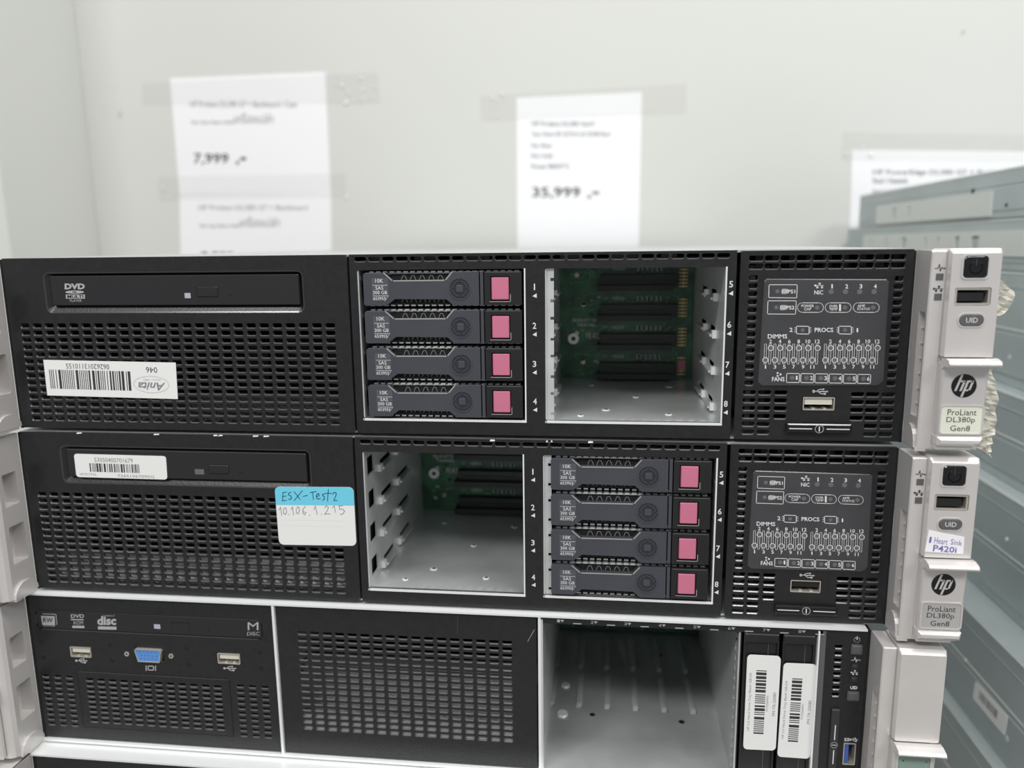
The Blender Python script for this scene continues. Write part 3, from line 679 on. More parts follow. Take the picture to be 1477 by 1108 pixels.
    for bk in (0, 354):
        for i in range(12):
            x = 181 + 27.7 * i + bk
            ln([(x - 7, 517), (x + 5, 517), (x + 1, 636), (x - 11, 636)], .17)
            if i % 2: dot(x + 2, 541, 1.3, M_); d.flat(circ(*m5(x + 2, 541), 1.0, 16), w + .06, 'led_grey'); tx(str(i + 1), x - (7 if i < 9 else 13), 491, x + (9 if i < 9 else 15), 513, .03)
            else: dot(x - 2, 612, 1.3, M_); d.flat(circ(*m5(x - 2, 612), 1.0, 16), w + .06, 'led_grey'); tx(str(i + 1), x - (9 if 0 < i < 9 else (5 if i == 0 else 14)), 642, x + (7 if 0 < i < 9 else (2 if i == 0 else 10)), 663, .03)
    for k in range(6):
        x = 305 + 84 * k; y = 691 + 1.2 * k; ln([(x, y), (x + 76, y + 1), (x + 74, y + 54), (x - 2, y + 53)], .28); dot(x + 33, y + 26, 1.05); tx(str(k + 1), x + 54, y + 14, x + (70 if k else 64), y + 38, .04)
    tx('FANS', 218, 712, 292, 738, .04)
    for a in range(3):
        t = a * 2.1; c = (257, 697); ln([(c[0], c[1]), (c[0] + 11 * math.cos(t), c[1] - 9 * math.sin(t))], .8, False)
    d.build('printed_legend', dp)['label'] = 'white printed indicator diagram'
    usb_port(root, (usb[0] + .3, usb[1] + .3, usb[2] - .3, usb[3] - .3), -.2 if s == 2 else .2, 'usb_cream' if s == 1 else 'black_plastic')
    d = MB(); usb_icon(d, 460, 783, 548, 817, .04, m5)
    d.build('usb_symbol', root)
    tb = RC(1, 'D5', 303, 984, 682, 1046); d = MB()
    d.cushion(lambda e: rrect(tb[0] + e, tb[1] + e, tb[2] - e, tb[3] - e, .3, 1), 0, 2.2, .5, 'black_gloss')
    mv = (tb[1] + tb[3]) / 2; mu = (tb[0] + tb[2]) / 2; W_ = tb[2] - tb[0]
    d.line([(tb[0] + 1.2, mv), (mu - W_ * .12, mv)], .45, 2.25, 'print_white'); d.line([(mu + W_ * .12, mv), (tb[2] - 1.2, mv)], .45, 2.25, 'print_white')
    d.line(circ(mu, mv, 1.8, 20), .35, 2.25, 'print_white', closed=True); d.line([(mu, mv - .9), (mu, mv + .3)], .5, 2.25, 'print_white'); d.flat(circ(mu, mv + .9, .3, 8), 2.25, 'print_white')
    d.build('pull_tab', root)
    left_ear(root); right_ear(root, 'cream' if s == 1 else 'grey')
    return root, bays

S1, BAYS = gen8(1, 'topmost black server of the front stack, with upside-down barcode sticker and cream badge')
S2, _ = gen8(2, 'second server from the top of the front stack, with blue handwritten ESX-Test2 sticker')

# stickers of the two upper servers (flat paper stuck on, moves with the server)
d = MB(); e8 = MP(1, 'E8'); cs = [e8(1388, 508), e8(125, 472), e8(86, 128), e8(1367, 155)]      # its own top-left is lower right in view
d.prism([cs[3], cs[2], cs[1], cs[0]][::-1], .02, .18, 'label_white')
q = quadmap(cs, 100, 28); w = .22
d.barcode(34.5, 5.5, 98, 20.5, w, 'ink', q, seed=5, n=78)
d.text('06262013110155', (50, 21.6, 83, 25.6), w, 'ink', q); d.text('046', (14, 19.8, 22.5, 24.2), w, 'ink', q)
P = [q(19.2 + 13.2 * math.cos(math.radians(a)), 10.7 + 6.4 * math.sin(math.radians(a))) for a in range(0, 360, 12)]
d.line(P, .14, w, 'ink_soft', closed=True)
sl = lambda x, y: q(x - (y - 10) * .35, y)
d.text('Anita', (9.5, 6.2, 29.5, 12.4), w, 'ink_soft', sl, bold=.02); d.text('since 1982', (12, 13.4, 25, 15), w, 'print_grey', q)
d.build('barcode_sticker', S1)['label'] = 'white barcode sticker stuck upside down'
d = MB(); a4 = MP(2, 'A4', .25)
cs = [a4(303, 155), a4(680, 165), a4(686, 261), a4(314, 250)]; q = quadmap(cs, 100, 26)
def rsticker(d, q, W_, H_, r, w0, w1, m):
    d.prism([q(x, H_ - y) for x, y in rrect(0, 0, W_, H_, r)], w0, w1, m)
rsticker(d, q, 100, 26, 3, .22, .4, 'label_white'); w = .44
d.text('53050400701679', (22, 3.5, 64, 8.4), w, 'ink_soft', q); d.barcode(16, 10, 72, 19.5, w, 'ink', q, seed=9, n=64); d.text('W7CTH', (4, 21.4, 22, 24), w, 'ink_soft', q); d.text('72651067090G', (46, 21.8, 86, 24.6), w, 'ink_soft', q)
d.build('barcode_sticker', S2)['label'] = 'small rounded white barcode sticker on the disc tray'
d = MB(); e7 = MP(2, 'E7'); cs = [e7(62, 122), e7(1208, 128), e7(1252, 980), e7(130, 962)]; q = quadmap(cs, 100, 74)
rsticker(d, q, 100, 74, 6, .02, .2, 'label_white')
hd = [(x, y) for x, y in rrect(0, 0, 100, 46, 6) if 1]
top = [(x, 23 - y) for x, y in [(0, 0), (100, 0)]]
P = [(0, 23), (100, 23)] + [(100 - 6 + 6 * math.cos(math.radians(a)), 6 - 6 * math.sin(math.radians(a))) for a in (0, 30, 60, 90)] + [(6 - 6 * math.sin(math.radians(a)), 6 - 6 * math.cos(math.radians(a))) for a in (0, 30, 60, 90)]
d.flat([q(*p) for p in P], .23, 'label_blue')
for pts in ([(240, 198), (185, 207), (180, 325), (235, 318)], [(180, 264), (228, 256)], [(300, 200), (275, 212), (262, 238), (298, 255), (312, 280), (292, 303), (268, 302)],
            [(350, 195), (435, 305)], [(465, 180), (350, 320)], [(480, 262), (540, 245)], [(580, 205), (668, 190)], [(615, 200), (628, 305)],
            [(672, 265), (710, 250), (706, 224), (684, 222), (670, 250), (676, 290), (700, 300), (728, 290)], [(790, 225), (760, 232), (764, 250), (788, 268), (785, 300), (762, 318)],
            [(845, 160), (832, 328)], [(800, 218), (885, 215)], [(905, 232), (922, 206), (952, 205), (960, 232), (925, 320), (970, 322)]):
    d.line([e7(*p) for p in pts], .42, .26, 'ink_teal')
for pts in ([(125, 460), (150, 420), (168, 540)], [(215, 425), (192, 455), (195, 508), (222, 525), (240, 485), (228, 435), (215, 425)], [(268, 520), (276, 528)], [(300, 455), (325, 415), (338, 530)],
            [(400, 410), (377, 450), (380, 503), (404, 515), (425, 470), (417, 422), (400, 410)], [(510, 405), (476, 450), (475, 508), (502, 528), (518, 497), (482, 482)], [(567, 532), (574, 540)],
            [(635, 450), (655, 405), (682, 525)], [(740, 518), (747, 524)], [(790, 430), (815, 400), (845, 420), (830, 470), (790, 520), (870, 515)], [(900, 430), (930, 400), (948, 495)],
            [(1052, 398), (1000, 402), (1008, 448), (1055, 448), (1080, 478), (1052, 518), (1015, 525)]):
    d.line([e7(*p) for p in pts], .30, .23, 'ink_faint')
for y in (608, 690): d.line([e7(170, y - 5), e7(1060, y + 12)], .15, .23, 'print_white')
d.build('name_sticker', S2)['label'] = 'blue and white sticker handwritten ESX-Test2'
d = MB(); a6 = MP(2, 'A6', 19); cs = [a6(1022, 478), a6(1192, 512), a6(1186, 592), a6(1003, 580)]; q = quadmap(cs, 100, 46)
d.prism([cs[3], cs[2], cs[1], a6(1080, 490), cs[0]], 19.05, 19.25, 'paper')
d.text('1', (6, 13, 12, 26), 19.3, 'ink_purple', q); d.text('Heart', (20, 12, 56, 26), 19.3, 'ink_purple', q); d.text('Sink', (64, 10, 95, 24), 19.3, 'ink_purple', q); d.text('P420i', (20, 29, 82, 44), 19.3, 'ink_purple', q, bold=.02)
d.build('paper_note', S2)['label'] = 'torn white slip with purple handwriting on the ear'
# torn tape behind the right ear of the top server
d = MB(); rnd = random.Random(2)
def tape_strip(pl, pr, n, ybase, amp):
    vs = []; 
    for i in range(n + 1):
        t = i / n * (len(pl) - 1); k = min(int(t), len(pl) - 2); f = t - k
        a = [pl[k][j] * (1 - f) + pl[k + 1][j] * f for j in (0, 1)]; c = [pr[k][j] * (1 - f) + pr[k + 1][j] * f for j in (0, 1)]
        for m_ in range(6):
            g_ = m_ / 5; vs.append((a[0] * (1 - g_) + c[0] * g_ + rnd.uniform(-.2, .2), ybase + amp * math.sin(i * 1.3 + m_ * 2.1) + rnd.uniform(-.45, .45), a[1] * (1 - g_) + c[1] * g_))
    fs = [(i * 6 + j, i * 6 + j + 1, i * 6 + j + 7, i * 6 + j + 6) for i in range(n) for j in range(5)]
    d.add(vs, fs, 'yellow_tape', raw=True); 
tape_strip([(459, 74.5), (459, 68), (459, 62), (459, 57.5)], [(466.5, 73.2), (472.6, 68.1), (471.5, 61), (466.0, 57)], 12, -3, .9)
tape_strip([(457, 41), (456, 22), (455, 8), (459, 1.5), (466, -2)], [(465, 38), (470, 24), (470.6, 8), (469.5, 1), (469.8, -5)], 34, -3, 1.0)
d.box(456.8, 2, .2, 459.6, 74, 2.6, 'yellow_tape')
d.build('torn_tape', S1)['label'] = 'torn yellowish tape hanging from the ear'

# drives
DR = drive_master(); first = True
pos = ['topmost', 'second from the top', 'third from the top', 'lowest']
for s, bu, nm, nm2 in ((1, 185.2, 'left bay of the top server', 'upper'), (2, 274.9, 'right bay of the second server', 'lower')):
    for k in range(4):
        o = DR if first else copy_tree(DR); first = False
        o.location = ((OFF[s][0] + bu) * .001, (OFF[s][1]) * .001, BASE + (-PITCH * (s - 1) + VSLOT[k]) * .001)
        o['label'] = 'pink-buttoned hard drive, %s of four, %s' % (pos[k], nm)
        o['group'] = 'hard drives in the ' + nm

# ------------------------------------------------------------------ third server
S3 = thing('rack_server', 'third server from the top, with blue video port and two stickered drive blanks', 'server', (OFF[3][0], OFF[3][1], -PITCH * 2))
b = MB(); m = 'galv_dull'
b.box(-.5, 86.2, -690, 430.5, 87.2, 1.7, 'galv_bright'); b.box(-.5, -.3, -690, 430.5, .9, 1.7, 'galv_bright')
b.box(-.5, .9, -690, .6, 86.2, -2, m); b.box(430, .9, -690, 431, 86.2, -2, m); b.box(-.5, -.3, -691, 431, 87.2, -690, m)
dv1 = (L(3, 'D8', 1355, 70, 3)[0] + .2, L(3, 'D8', 1372, 70, 3)[0] - .1); dv2 = (L(3, 'A8', 1391, 130, 3)[0], L(3, 'A8', 1405, 130, 3)[0])
for a, c in (dv1, dv2): b.box(a, .9, -120, c, 86.2, 1.4, 'galv_bright')
for k in range(9): b.box(30 + 44 * k, 12, -691.4, 62 + 44 * k, 70, -691, 'side_hole')
b.box(-1.1, .9, -6, .98, 86.0, -.05, 'black_deep'); b.box(431.25, .9, -6, 432.6, 86.0, -.05, 'black_deep')
b.build('chassis', S3)
mL = MP(3, 'A7'); mD = MP(3, 'D8'); mA = MP(3, 'A8')
tray = RC(3, 'A7', 141, 84, 1078, 206)
tray = (tray[0], (L(3, 'A7', 148, 165)[1] + L(3, 'A7', 1080, 207)[1]) / 2, tray[2], (L(3, 'A7', 141, 84)[1] + L(3, 'A7', 1075, 124)[1]) / 2)
H = [tray]
H += grid(mL(188, 357), mL(282, 361), mL(213, 551), mL(310, 558), 3, 10, 4.3, 2.0)
H += grid(mL(982, 398), mL(1085, 404), mL(1002, 600), mL(1100, 605), 3, 10, 4.3, 2.0)
gp = [mL(312, 334), mL(940, 368), mL(958, 603), mL(345, 566)]
gr = ((gp[0][0] + gp[3][0]) / 2, (gp[2][1] + gp[3][1]) / 2, (gp[1][0] + gp[2][0]) / 2, (gp[0][1] + gp[1][1]) / 2)
H.append(gr)
u1_ = RC(3, 'D8', 236, 280, 362, 346); u2_ = RC(3, 'D8', 1062, 316, 1196, 384); vg = RC(3, 'D8', 600, 284, 766, 372)
H += [u1_, u2_, vg]
lx1 = dv1[0] - .6
b = MB(); b.panel((1.0, 1.6, lx1, 85.0), H, -2.0, 0, 'black_bezel', r=.6)
for x, y in ((77, 257), (88, 343), (462, 275), (473, 361), (892, 296), (902, 383), (1302, 315), (1310, 405)):
    c = mD(x, y); b.flat(circ(*c, 1.55, 20), .03, 'black_deep'); b.ring(circ(*c, 1.7, 20), circ(*c, 1.55, 20), 0, .06, 'dark_grey')
for x, y in ((557, 323), (805, 335)):
    c = mD(x, y); b.ring(circ(*c, 1.4, 6), circ(*c, .7, 6), 0, .5, 'usb_metal'); b.flat(circ(*c, .7, 6), .1, 'black_deep')
usb_icon(b, 268, 350, 332, 376, .04, mD); usb_icon(b, 1098, 392, 1166, 420, .04, mD)
for x in (664, 717): b.line([mD(x, 390), mD(x, 418)], .3, .04, 'print_white')
b.line([mD(675, 392), mD(706, 393), mD(706, 415), mD(675, 414)], .35, .04, 'print_white', closed=True)
b.build('port_bezel', S3)
usb_port(S3, (u1_[0] + .2, u1_[1] + .2, u1_[2] - .2, u1_[3] - .2), .2); usb_port(S3, (u2_[0] + .2, u2_[1] + .2, u2_[2] - .2, u2_[3] - .2), .2)
b = MB(); b.box(vg[0], vg[1], -3, vg[2], vg[3], -2.6, 'black_deep')
sh = lambda e: [(vg[0] + 2.2 + e, vg[1] + .7 + e), (vg[2] - 2.2 - e, vg[1] + .7 + e), (vg[2] - .7 - e, vg[3] - 1.4), (vg[2] - 1.4 - e, vg[3] - .7 - e), (vg[0] + 1.4 + e, vg[3] - .7 - e), (vg[0] + .7 + e, vg[3] - 1.4)]
b.prism(sh(0), -2.6, 1.2, 'vga_blue'); b.ring(sh(-.25), sh(.15), -2, 1.5, 'usb_metal')
for r_ in range(3):
    for c_ in range(5):
        u = vg[0] + 3.6 + (vg[2] - vg[0] - 7.4) * c_ / 4 + (.5 if r_ == 1 else 0); v = vg[1] + 2.1 + (vg[3] - vg[1] - 4.2) * r_ / 2; b.flat(circ(u, v, .38, 8), 1.24, 'usb_blue')
b.build('video_port', S3)['label'] = 'bright blue fifteen-hole video port'
o = optical_drive(S3, (tray[0] + .5, tray[1] + .5, tray[2] - .5, tray[3] - .3), -.3, 3)
d = MB(); w = -.25; M_ = 'print_grey'
P = [mD(*p) for p in ((72, 112), (148, 114), (152, 165), (80, 163))]; d.flat(P[::-1], w, M_); d.line([mD(84, 101), mD(156, 103), mD(162, 160)], .35, w, M_)
d.text('RW', (84, 122, 140, 150), w + .04, 'tray_grey', mD, bold=.02); d.text('DVD+ReWritable', (88, 165, 150, 172), w, M_, mD)
d.build('disc_logo', o); d = MB(); d.text('DVD', (240, 103, 314, 124), w, M_, mD, bold=.02); d.flat([mD(240, 136), mD(312, 137), mD(312, 131), mD(240, 130)], w, M_); d.text('ROM', (256, 142, 308, 162), w, M_, mD); d.flat([mD(248, 180), mD(316, 181), mD(316, 168), mD(248, 167)], w, M_)
d.build('disc_logo', o); d = MB(); d.text('disc', (388, 114, 494, 164), w, M_, mD, bold=.04); d.flat([mD(392, 188), mD(496, 190), mD(496, 173), mD(392, 171)], w, M_); d.text('COMPACT', (416, 108, 486, 116), w, M_, mD)
d.build('disc_logo', o); d = MB(); d.text('M', (1232, 148, 1292, 192), w, M_, mD); d.text('DISC', (1229, 202, 1298, 222), w, M_, mD)
d.build('disc_logo', o)
led = RC(3, 'D8', 706, 159, 743, 185); d = MB(); d.box(led[0], led[1], -.4, led[2], led[3], -.15, 'led_pale'); d.build('indicator_light', o); d = MB(); c = mD(1012, 192); d.flat(circ(*c, .6, 10), -.25, 'black_deep'); d.build('eject_hole', o)
bt = RC(3, 'D8', 803, 148, 907, 190); d = MB(); d.line([(bt[0], bt[1]), (bt[0], bt[3]), (bt[2], bt[3]), (bt[2], bt[1])], .25, -.24, 'black_deep'); d.box(bt[0] + .3, bt[1], -.4, bt[2] - .3, bt[3] - .3, -.2, 'tray_grey'); d.build('eject_button', o)
G = grid(mL(368, 370), mL(893, 402), mL(388, 540), mL(905, 571), 12, 9, 4.6, 2.2)
b = MB(); b.panel((gr[0] + .5, gr[1] + .5, gr[2] - .5, gr[3] - .5), G, -1.6, .25, 'black_bezel', r=.6); b.build('vent_cover', S3)
# middle grille
rm = (dv1[1] + .5, 1.6, dv2[0] - .9, 85.0)
G = grid(mA(195, 190), mA(1235, 236), mA(228, 672), mA(1243, 728), 17, 16, 5.0, 2.3)
b = MB(); b.panel(rm, G, -1.2, 0, 'black_bezel', r=.5)
b.line([mA(985, 100), mA(984, 190)], .12, .03, 'mid_grey'); b.line([mA(1375, 170), mA(1340, 230)], .2, .03, 'print_grey')
b.build('vent_bezel', S3)
b = MB(); b.box(2, 1.2, -80, dv2[0] - 1, 2.2, -3, 'galv'); b.box(2, 2, -82, dv2[0] - 1, 84, -80, 'black_plastic')
b.add([(dv1[1] + 2, 2.2, -1.5), (dv2[0] - 3, 2.2, -1.5), (dv2[0] - 3, 24, -1.9), (dv1[1] + 2, 24, -1.9)], [(0, 1, 2, 3)], 'galv_bright')  # bright sheet added close behind the holes so the lower rows look lit
b.add([(dv1[1] + 2, 20, -9), (dv2[0] - 3, 20, -9), (dv2[0] - 3, 40, -34), (dv1[1] + 2, 40, -34)], [(0, 1, 2, 3)], 'galv_dull')  # duller sheet added, sloping back so the rows above fall darker
for i in range(16): b.box(dv1[1] + 9 + 7.2 * i, 20.4, -2.4, dv1[1] + 13 + 7.2 * i, 21.6, -1.6, 'mid_grey')
b.box(dv1[1] + 2, 2.2, -16, dv2[0] - 3, 8.6, -10, 'galv'); b.box(dv1[1] + 20, 40, -30, dv2[0] - 8, 43, -22, 'galv_dull')
for i in range(8): b.box(dv1[1] + 6 + 14 * i, 10, -40, dv1[1] + 14 + 14 * i, 24, -30, 'mid_grey')
b.box(4, 4, -30, 110, 9, -22, 'mid_grey'); b.build('inner_frame', S3)
# eight-slot drive cage
B1 = MP(3, 'B1'); U0 = dv2[1] + .2; UB = L(3, 'B1', 1082, 400)[0]; UE = L(3, 'B2', 462, 300)[0]
b = MB(); b.box(U0, .9, -147, UE, 1.6, 1.3, 'galv_floor')
b.box(U0, 82.6, -147, UE + 2, 86.2, .5, 'black_plastic'); b.box(U0 - .2, 1.4, -147, U0 + .8, 84.6, 1, 'galv')
for i in range(7):                                            # stamped ribs of the floor
    u = U0 + .9 + 16.35 * i
    for a0, a1 in ((55, 92), (97, 141)):
        n = 5; vs = []; 
        for k_, a in enumerate((a0, a0 + 3, a1 - 3, a1)):
            h = 0 if k_ in (0, 3) else 1.5
            for j in range(n): t = math.pi * j / (n - 1); vs.append((u - 1.8 * math.cos(t), a, 1.6 + h * math.sin(t)))
        fs = [(r_ * n + j, r_ * n + j + 1, (r_ + 1) * n + j + 1, (r_ + 1) * n + j) for r_ in range(3) for j in range(n - 1)]
        b.add(vs, fs, 'galv', raw=True)
b.T = UPWARD(1.6)
for x, y, r_, mm in ((U0 + 8, 48, 3.0, 'galv_bright'), (U0 + 8.5, 77, 2.6, 'galv_bright'), (U0 + 25, 49, 1.6, 'black_deep'), (U0 + 75, 47, 1.7, 'black_deep'), (U0 + 68, 118, 1.6, 'side_hole'), (U0 + 34, 122, 1.6, 'side_hole')):
    b.prism(circ(x, y, r_, 18), 0, .9 if mm == 'galv_bright' else .08, mm)
b.T = FRONT
for k, (x, y) in enumerate(((170, 44), (340, 51), (510, 61), (685, 71), (862, 79), (1037, 86), (1215, 94), (1395, 99))):
    u = L(3, 'B1', x, y, .5)[0]; v = 84.2
    b.text(str(k + 1), (u - 1.6, v + .75, u - .2, v - .75), .54, 'print_grey'); b.flat([(u + .9, v - .7), (u + 1.9, v + .6), (u - .1, v + .6)], .54, 'print_grey')
    b.box(u + 6.3, 83.0, .5, u + 10.3, 83.4, .8, 'print_grey')
b.box(UE - .2, 1.2, -147, UE + .6, 85, 1.5, 'galv_bright'); b.box(UE + .6, 1.2, -3, UE + 3.6, 85, .5, 'mid_grey')
# slotted divider beside the drive blanks
b.T = RIGHTWALL(UB - 1.6); b.panel((.5, 1.6, 140, 84), [(3, 4 + 5.4 * i, 9, 7 + 5.4 * i) for i in range(15)], -.8, 0, 'galv_dull', r=.4); b.box(.5, 1.6, -1.4, 140, 84, -1, 'black_deep'); b.T = FRONT
b.build('drive_cage', S3)
b = MB(); b.box(U0 + 1, 3, -148.5, UE, 84.4, -147, 'pcb'); rnd = random.Random(11)
for i in range(8):
    u = U0 + 3 + 16.4 * i; b.box(u, 13, -147, u + 6, 84, -138, 'black_plastic'); b.box(u + 6, 9, -147, u + 9, 11, -145, 'usb_metal')
    for k in range(16): a = u + rnd.random() * 14; c = 4 + rnd.random() * 14; b.box(a, c, -147, a + .8, c + .7, -146.4, rnd.choice(['solder', 'print_grey', 'dark_grey', 'pcb_light']))
    for k in range(6): b.tube((u + 7 + 2.2 * (k % 3), 146.9, 13 + 3 * (k // 3)), (u + 7 + 2.2 * (k % 3), 146.2, 13 + 3 * (k // 3)), .7, 'solder', 8)
b.build('backplane', S3)
# power panel
B2 = MP(3, 'B2'); pr = (UE + 3.6, 1.6, 431.2, 85.2)
b = MB(); hu = L(3, 'B2', 566, 300)[0]
H = []
for i in range(8):
    v = L(3, 'B2', 566, 181 + 33.4 * i)[1]; H.append((hu - 1.9, v - 1.1, hu + 1.9, v + 1.1))
us = RC(3, 'B2', 596, 645, 652, 757); H.append(us)
b.panel(pr, H, -2, 0, 'black_bezel', r=.5)
c = B2(663, 146); b.line([(c[0] + 1.3 * math.cos(math.radians(a)), c[1] + 1.3 * math.sin(math.radians(a))) for a in range(125, 416, 20)], .4, .04, 'print_white'); b.line([(c[0], c[1] + .2), (c[0], c[1] + 1.6)], .4, .04, 'print_white')
beat_icon(b, 636, 228, 680, 256, .04, B2, 'print_white'); net_icon(b, 634, 294, 668, 318, .04, B2, 'print_white'); b.text('UID', (630, 371, 665, 387), .04, 'print_white', B2, bold=.04); b.text('SS', (600, 624, 626, 640), .04, 'print_white', B2, bold=.03); usb_icon(b, 628, 624, 664, 642, .04, B2)
b.build('power_bezel', S3)
for nm, r_, mm in (('power_button', (637, 168, 684, 214), 'mid_grey'), ('identification_button', (618, 396, 668, 440), 'mid_grey'), ('status_light', (638, 262, 664, 286), 'dark_grey'), ('status_light', (634, 324, 660, 349), 'dark_grey')):
    q = RC(3, 'B2', *r_); b = MB(); b.ring(rrect(q[0] - .2, q[1] - .2, q[2] + .2, q[3] + .2, .6, 3), rrect(q[0] + .25, q[1] + .25, q[2] - .25, q[3] - .25, .5, 3), 0, .5, 'mid_grey' if 'button' in nm else 'dark_grey'); b.cushion(lambda e: rrect(q[0] + .3 + e, q[1] + .3 + e, q[2] - .3 - e, q[3] - .3 - e, .5, 3), 0, .9, .3, mm); b.build(nm, S3)
usb_port(S3, (us[0] + .2, us[1] + .2, us[2] - .2, us[3] - .2), .1, 'usb_blue', vertical=True)
b = MB(); t0 = L(3, 'B2', 538, 478); t1 = L(3, 'B2', 580, 478)
b.cushion(lambda e: rrect(t0[0] + e, 2 + e, t1[0] - e, t0[1] - e, .4, 2), 0, 1.4, .4, 'dark_grey'); mu = (t0[0] + t1[0]) / 2; mv = L(3, 'B2', 547, 650)[1]
b.line([(mu, mv + 3), (mu, mv + 10.5)], .5, 1.45, 'print_white'); b.line([(mu, mv - 3), (mu, mv - 10)], .5, 1.45, 'print_white'); b.line(circ(mu, mv, 1.5, 18), .35, 1.45, 'print_white', closed=True); b.line([(mu - .8, mv), (mu + .8, mv)], .35, 1.45, 'print_white')
b.build('pull_tab', S3)
left_ear(S3); 
_r = right_ear(S3, 'blank')
for o_ in S3.children:
    if o_.name.startswith('mounting_ear') or o_.name.startswith('release_latch'):
        pass

# drive blanks
def blank(x0, x1, stick, label, texts):
    a = L(3, 'B1', x0, 110)[0]; c = L(3, 'B1', x1, 110)[0]
    root = thing('drive_blank', label, 'drive blank', (OFF[3][0] + a, OFF[3][1], -PITCH * 2 + 1.7), 'drive blanks in the third server')
    W_ = c - a; b = MB()
    b.box(.4, .4, -100, W_ - .4, 80.2, -8, 'black_plastic'); b.box(0, 0, -8, .9, 80.4, 0, 'black_plastic'); b.box(W_ - .9, 0, -8, W_, 80.4, 0, 'black_plastic')
    b.cushion(lambda e: rrect(e, 75.5 + e, W_ - e, 80.6 - e, .8, 3), -7, .8, .7, 'black_plastic')
    b.box(.9, 6, -6, W_ - .9, 76, -1.2, 'black_plastic'); b.box(W_ * .7, 6, -1.2, W_ * .7 + .3, 76, -1.0, 'mid_grey')
    b.box(.4, 0, -8, W_ - .4, 3.4, -1, 'dark_grey')
    b.build('blank_body', root, bevel=.25)
    d = MB(); e5 = lambda x, y: (L(3, 'E5', x, y, .2)[0] - a, L(3, 'E5', x, y, .2)[1] - 1.7)
    cs = [e5(*p) for p in stick]; q = quadmap(cs, 100, 290)
    d.prism([q(x, 290 - y) for x, y in rrect(0, 0, 100, 290, 12)], -.1, .2, 'label_white'); w = .24
    rt = lambda X0, Y0, X1, Y1: (lambda x, y: q(X0 + (X1 - X0) * y, Y1 + (Y0 - Y1) * x))
    d.barcode(29, 45, 60, 240, w, 'ink', q, vertical=True, seed=len(label), n=56)
    d.text('HP 2.5 Hard Drive Tray Blank G8-G9', (0, 0, 1, 1), w, 'ink_soft', rt(9, 54, 18, 232)); d.text('P1526441', (0, 0, 1, 1), w, 'ink_soft', rt(63, 122, 70, 168)); d.text('PM-TR-20080', (0, 0, 1, 1), w, 'ink_soft', rt(83, 110, 92, 182))
    d.build('barcode_sticker', root)['label'] = 'tall white barcode sticker'
blank(1103, 1284, [(112, 90), (414, 105), (366, 952), (74, 938)], 'left of the two black drive blanks, its tall white sticker sitting higher', 0)
blank(1302, 1468, [(438, 165), (736, 178), (672, 1026), (380, 1006)], 'right of the two black drive blanks, its tall white sticker sitting lower', 0)

# ------------------------------------------------------------------ fourth server (mostly its lid)
S4 = thing('rack_server', 'lowest server of the front stack, only its galvanised lid edge showing', 'server', (OFF[4][0], OFF[4][1], -PITCH * 3))
b = MB(); b.box(-.5, 85.8, -690, 430.5, 86.9, 1.6, 'galv_bright'); b.box(-.5, -.2, -690, 430.5, .9, 0, 'galv_dull')
b.box(-.5, .9, -690, .6, 85.8, -2, 'galv_dull'); b.box(430, .9, -690, 431, 85.8, -2, 'galv_dull'); b.box(-.5, -.2, -691, 431, 86.9, -690, 'galv_dull'); b.box(-1.1, .9, -6, .98, 85.6, -.05, 'black_deep'); b.box(430.1, .9, -6, 432.6, 85.6, -.05, 'black_deep'); b.build('chassis', S4)
b = MB(); b.panel((1, 1.6, 430, 84.8), [(9, 66, 118, 78), (130, 8, 250, 74), (262, 6, 400, 80)], -2, 0, 'black_bezel', r=1); b.box(1, 1.6, -12, 430, 84, -10, 'black_plastic'); b.build('front_bezel', S4)
optical_drive(S4, (9.5, 66.5, 117.5, 77.5), -.2, 4)
left_ear(S4); right_ear(S4, 'blank')

# ------------------------------------------------------------------ stack of chassis seen from the side, right
def side_chassis(X, z0, z1, y0, y1, label, seed, extra=None):
    root = thing('server_chassis', label, 'server', (X, 0, z0), 'galvanised servers stacked on the right')
    h = z1 - z0; b = MB(); rnd = random.Random(seed)
    b.add([(0, y0, 0), (430, y0, 0), (430, y1, 0), (0, y1, 0), (0, y0, h - 1.2), (430, y0, h - 1.2), (430, y1, h - 1.2), (0, y1, h - 1.2), (1.2, y0, h), (429, y0, h), (429, y1, h), (1.2, y1, h)],
          [(3, 2, 1, 0), (0, 1, 5, 4), (1, 2, 6, 5), (2, 3, 7, 6), (3, 0, 4, 7), (4, 5, 9, 8), (5, 6, 10, 9), (6, 7, 11, 10), (7, 4, 8, 11), (8, 9, 10, 11)], 'side_steel', raw=True)
    b.T = RIGHTWALL(0)
    b.box(y0 + 4, h - 13, 0, y1 - 8, h - 12, .5, 'side_steel'); 
    if h < 60:
        b.box(y0 + 4, 6, 0, y1 - 4, h - 15, .7, 'side_steel')
    else:
        b.box(y0 + 4, 8, 0, y1 - 30, h * .45, 1.0, 'side_steel'); b.box(y0 + 4, h * .45 + 3, 0, y1 - 6, h * .45 + 4.5, .6, 'side_steel_pale')
    for i in range(9):
        y = y0 + 60 + i * 72 + rnd.uniform(-12, 12); z = h * rnd.choice([.25, .5, .62]); r_ = rnd.choice([1.6, 2.2, 3.0])
        b.prism(circ(y, z, r_, 12), 0, 1.3, rnd.choice(['side_steel_pale', 'side_hole', 'side_steel_pale']))
    b.box(y0 + 1, h - 2.4, 0, y1 - 1, h - 1.0, .5, 'side_steel_pale')  # pale strip paints the light caught along the lid edge
    b.T = FRONT
    b.build('side_shell', root, bevel=.3)
    if extra: extra(root, h)
    return root
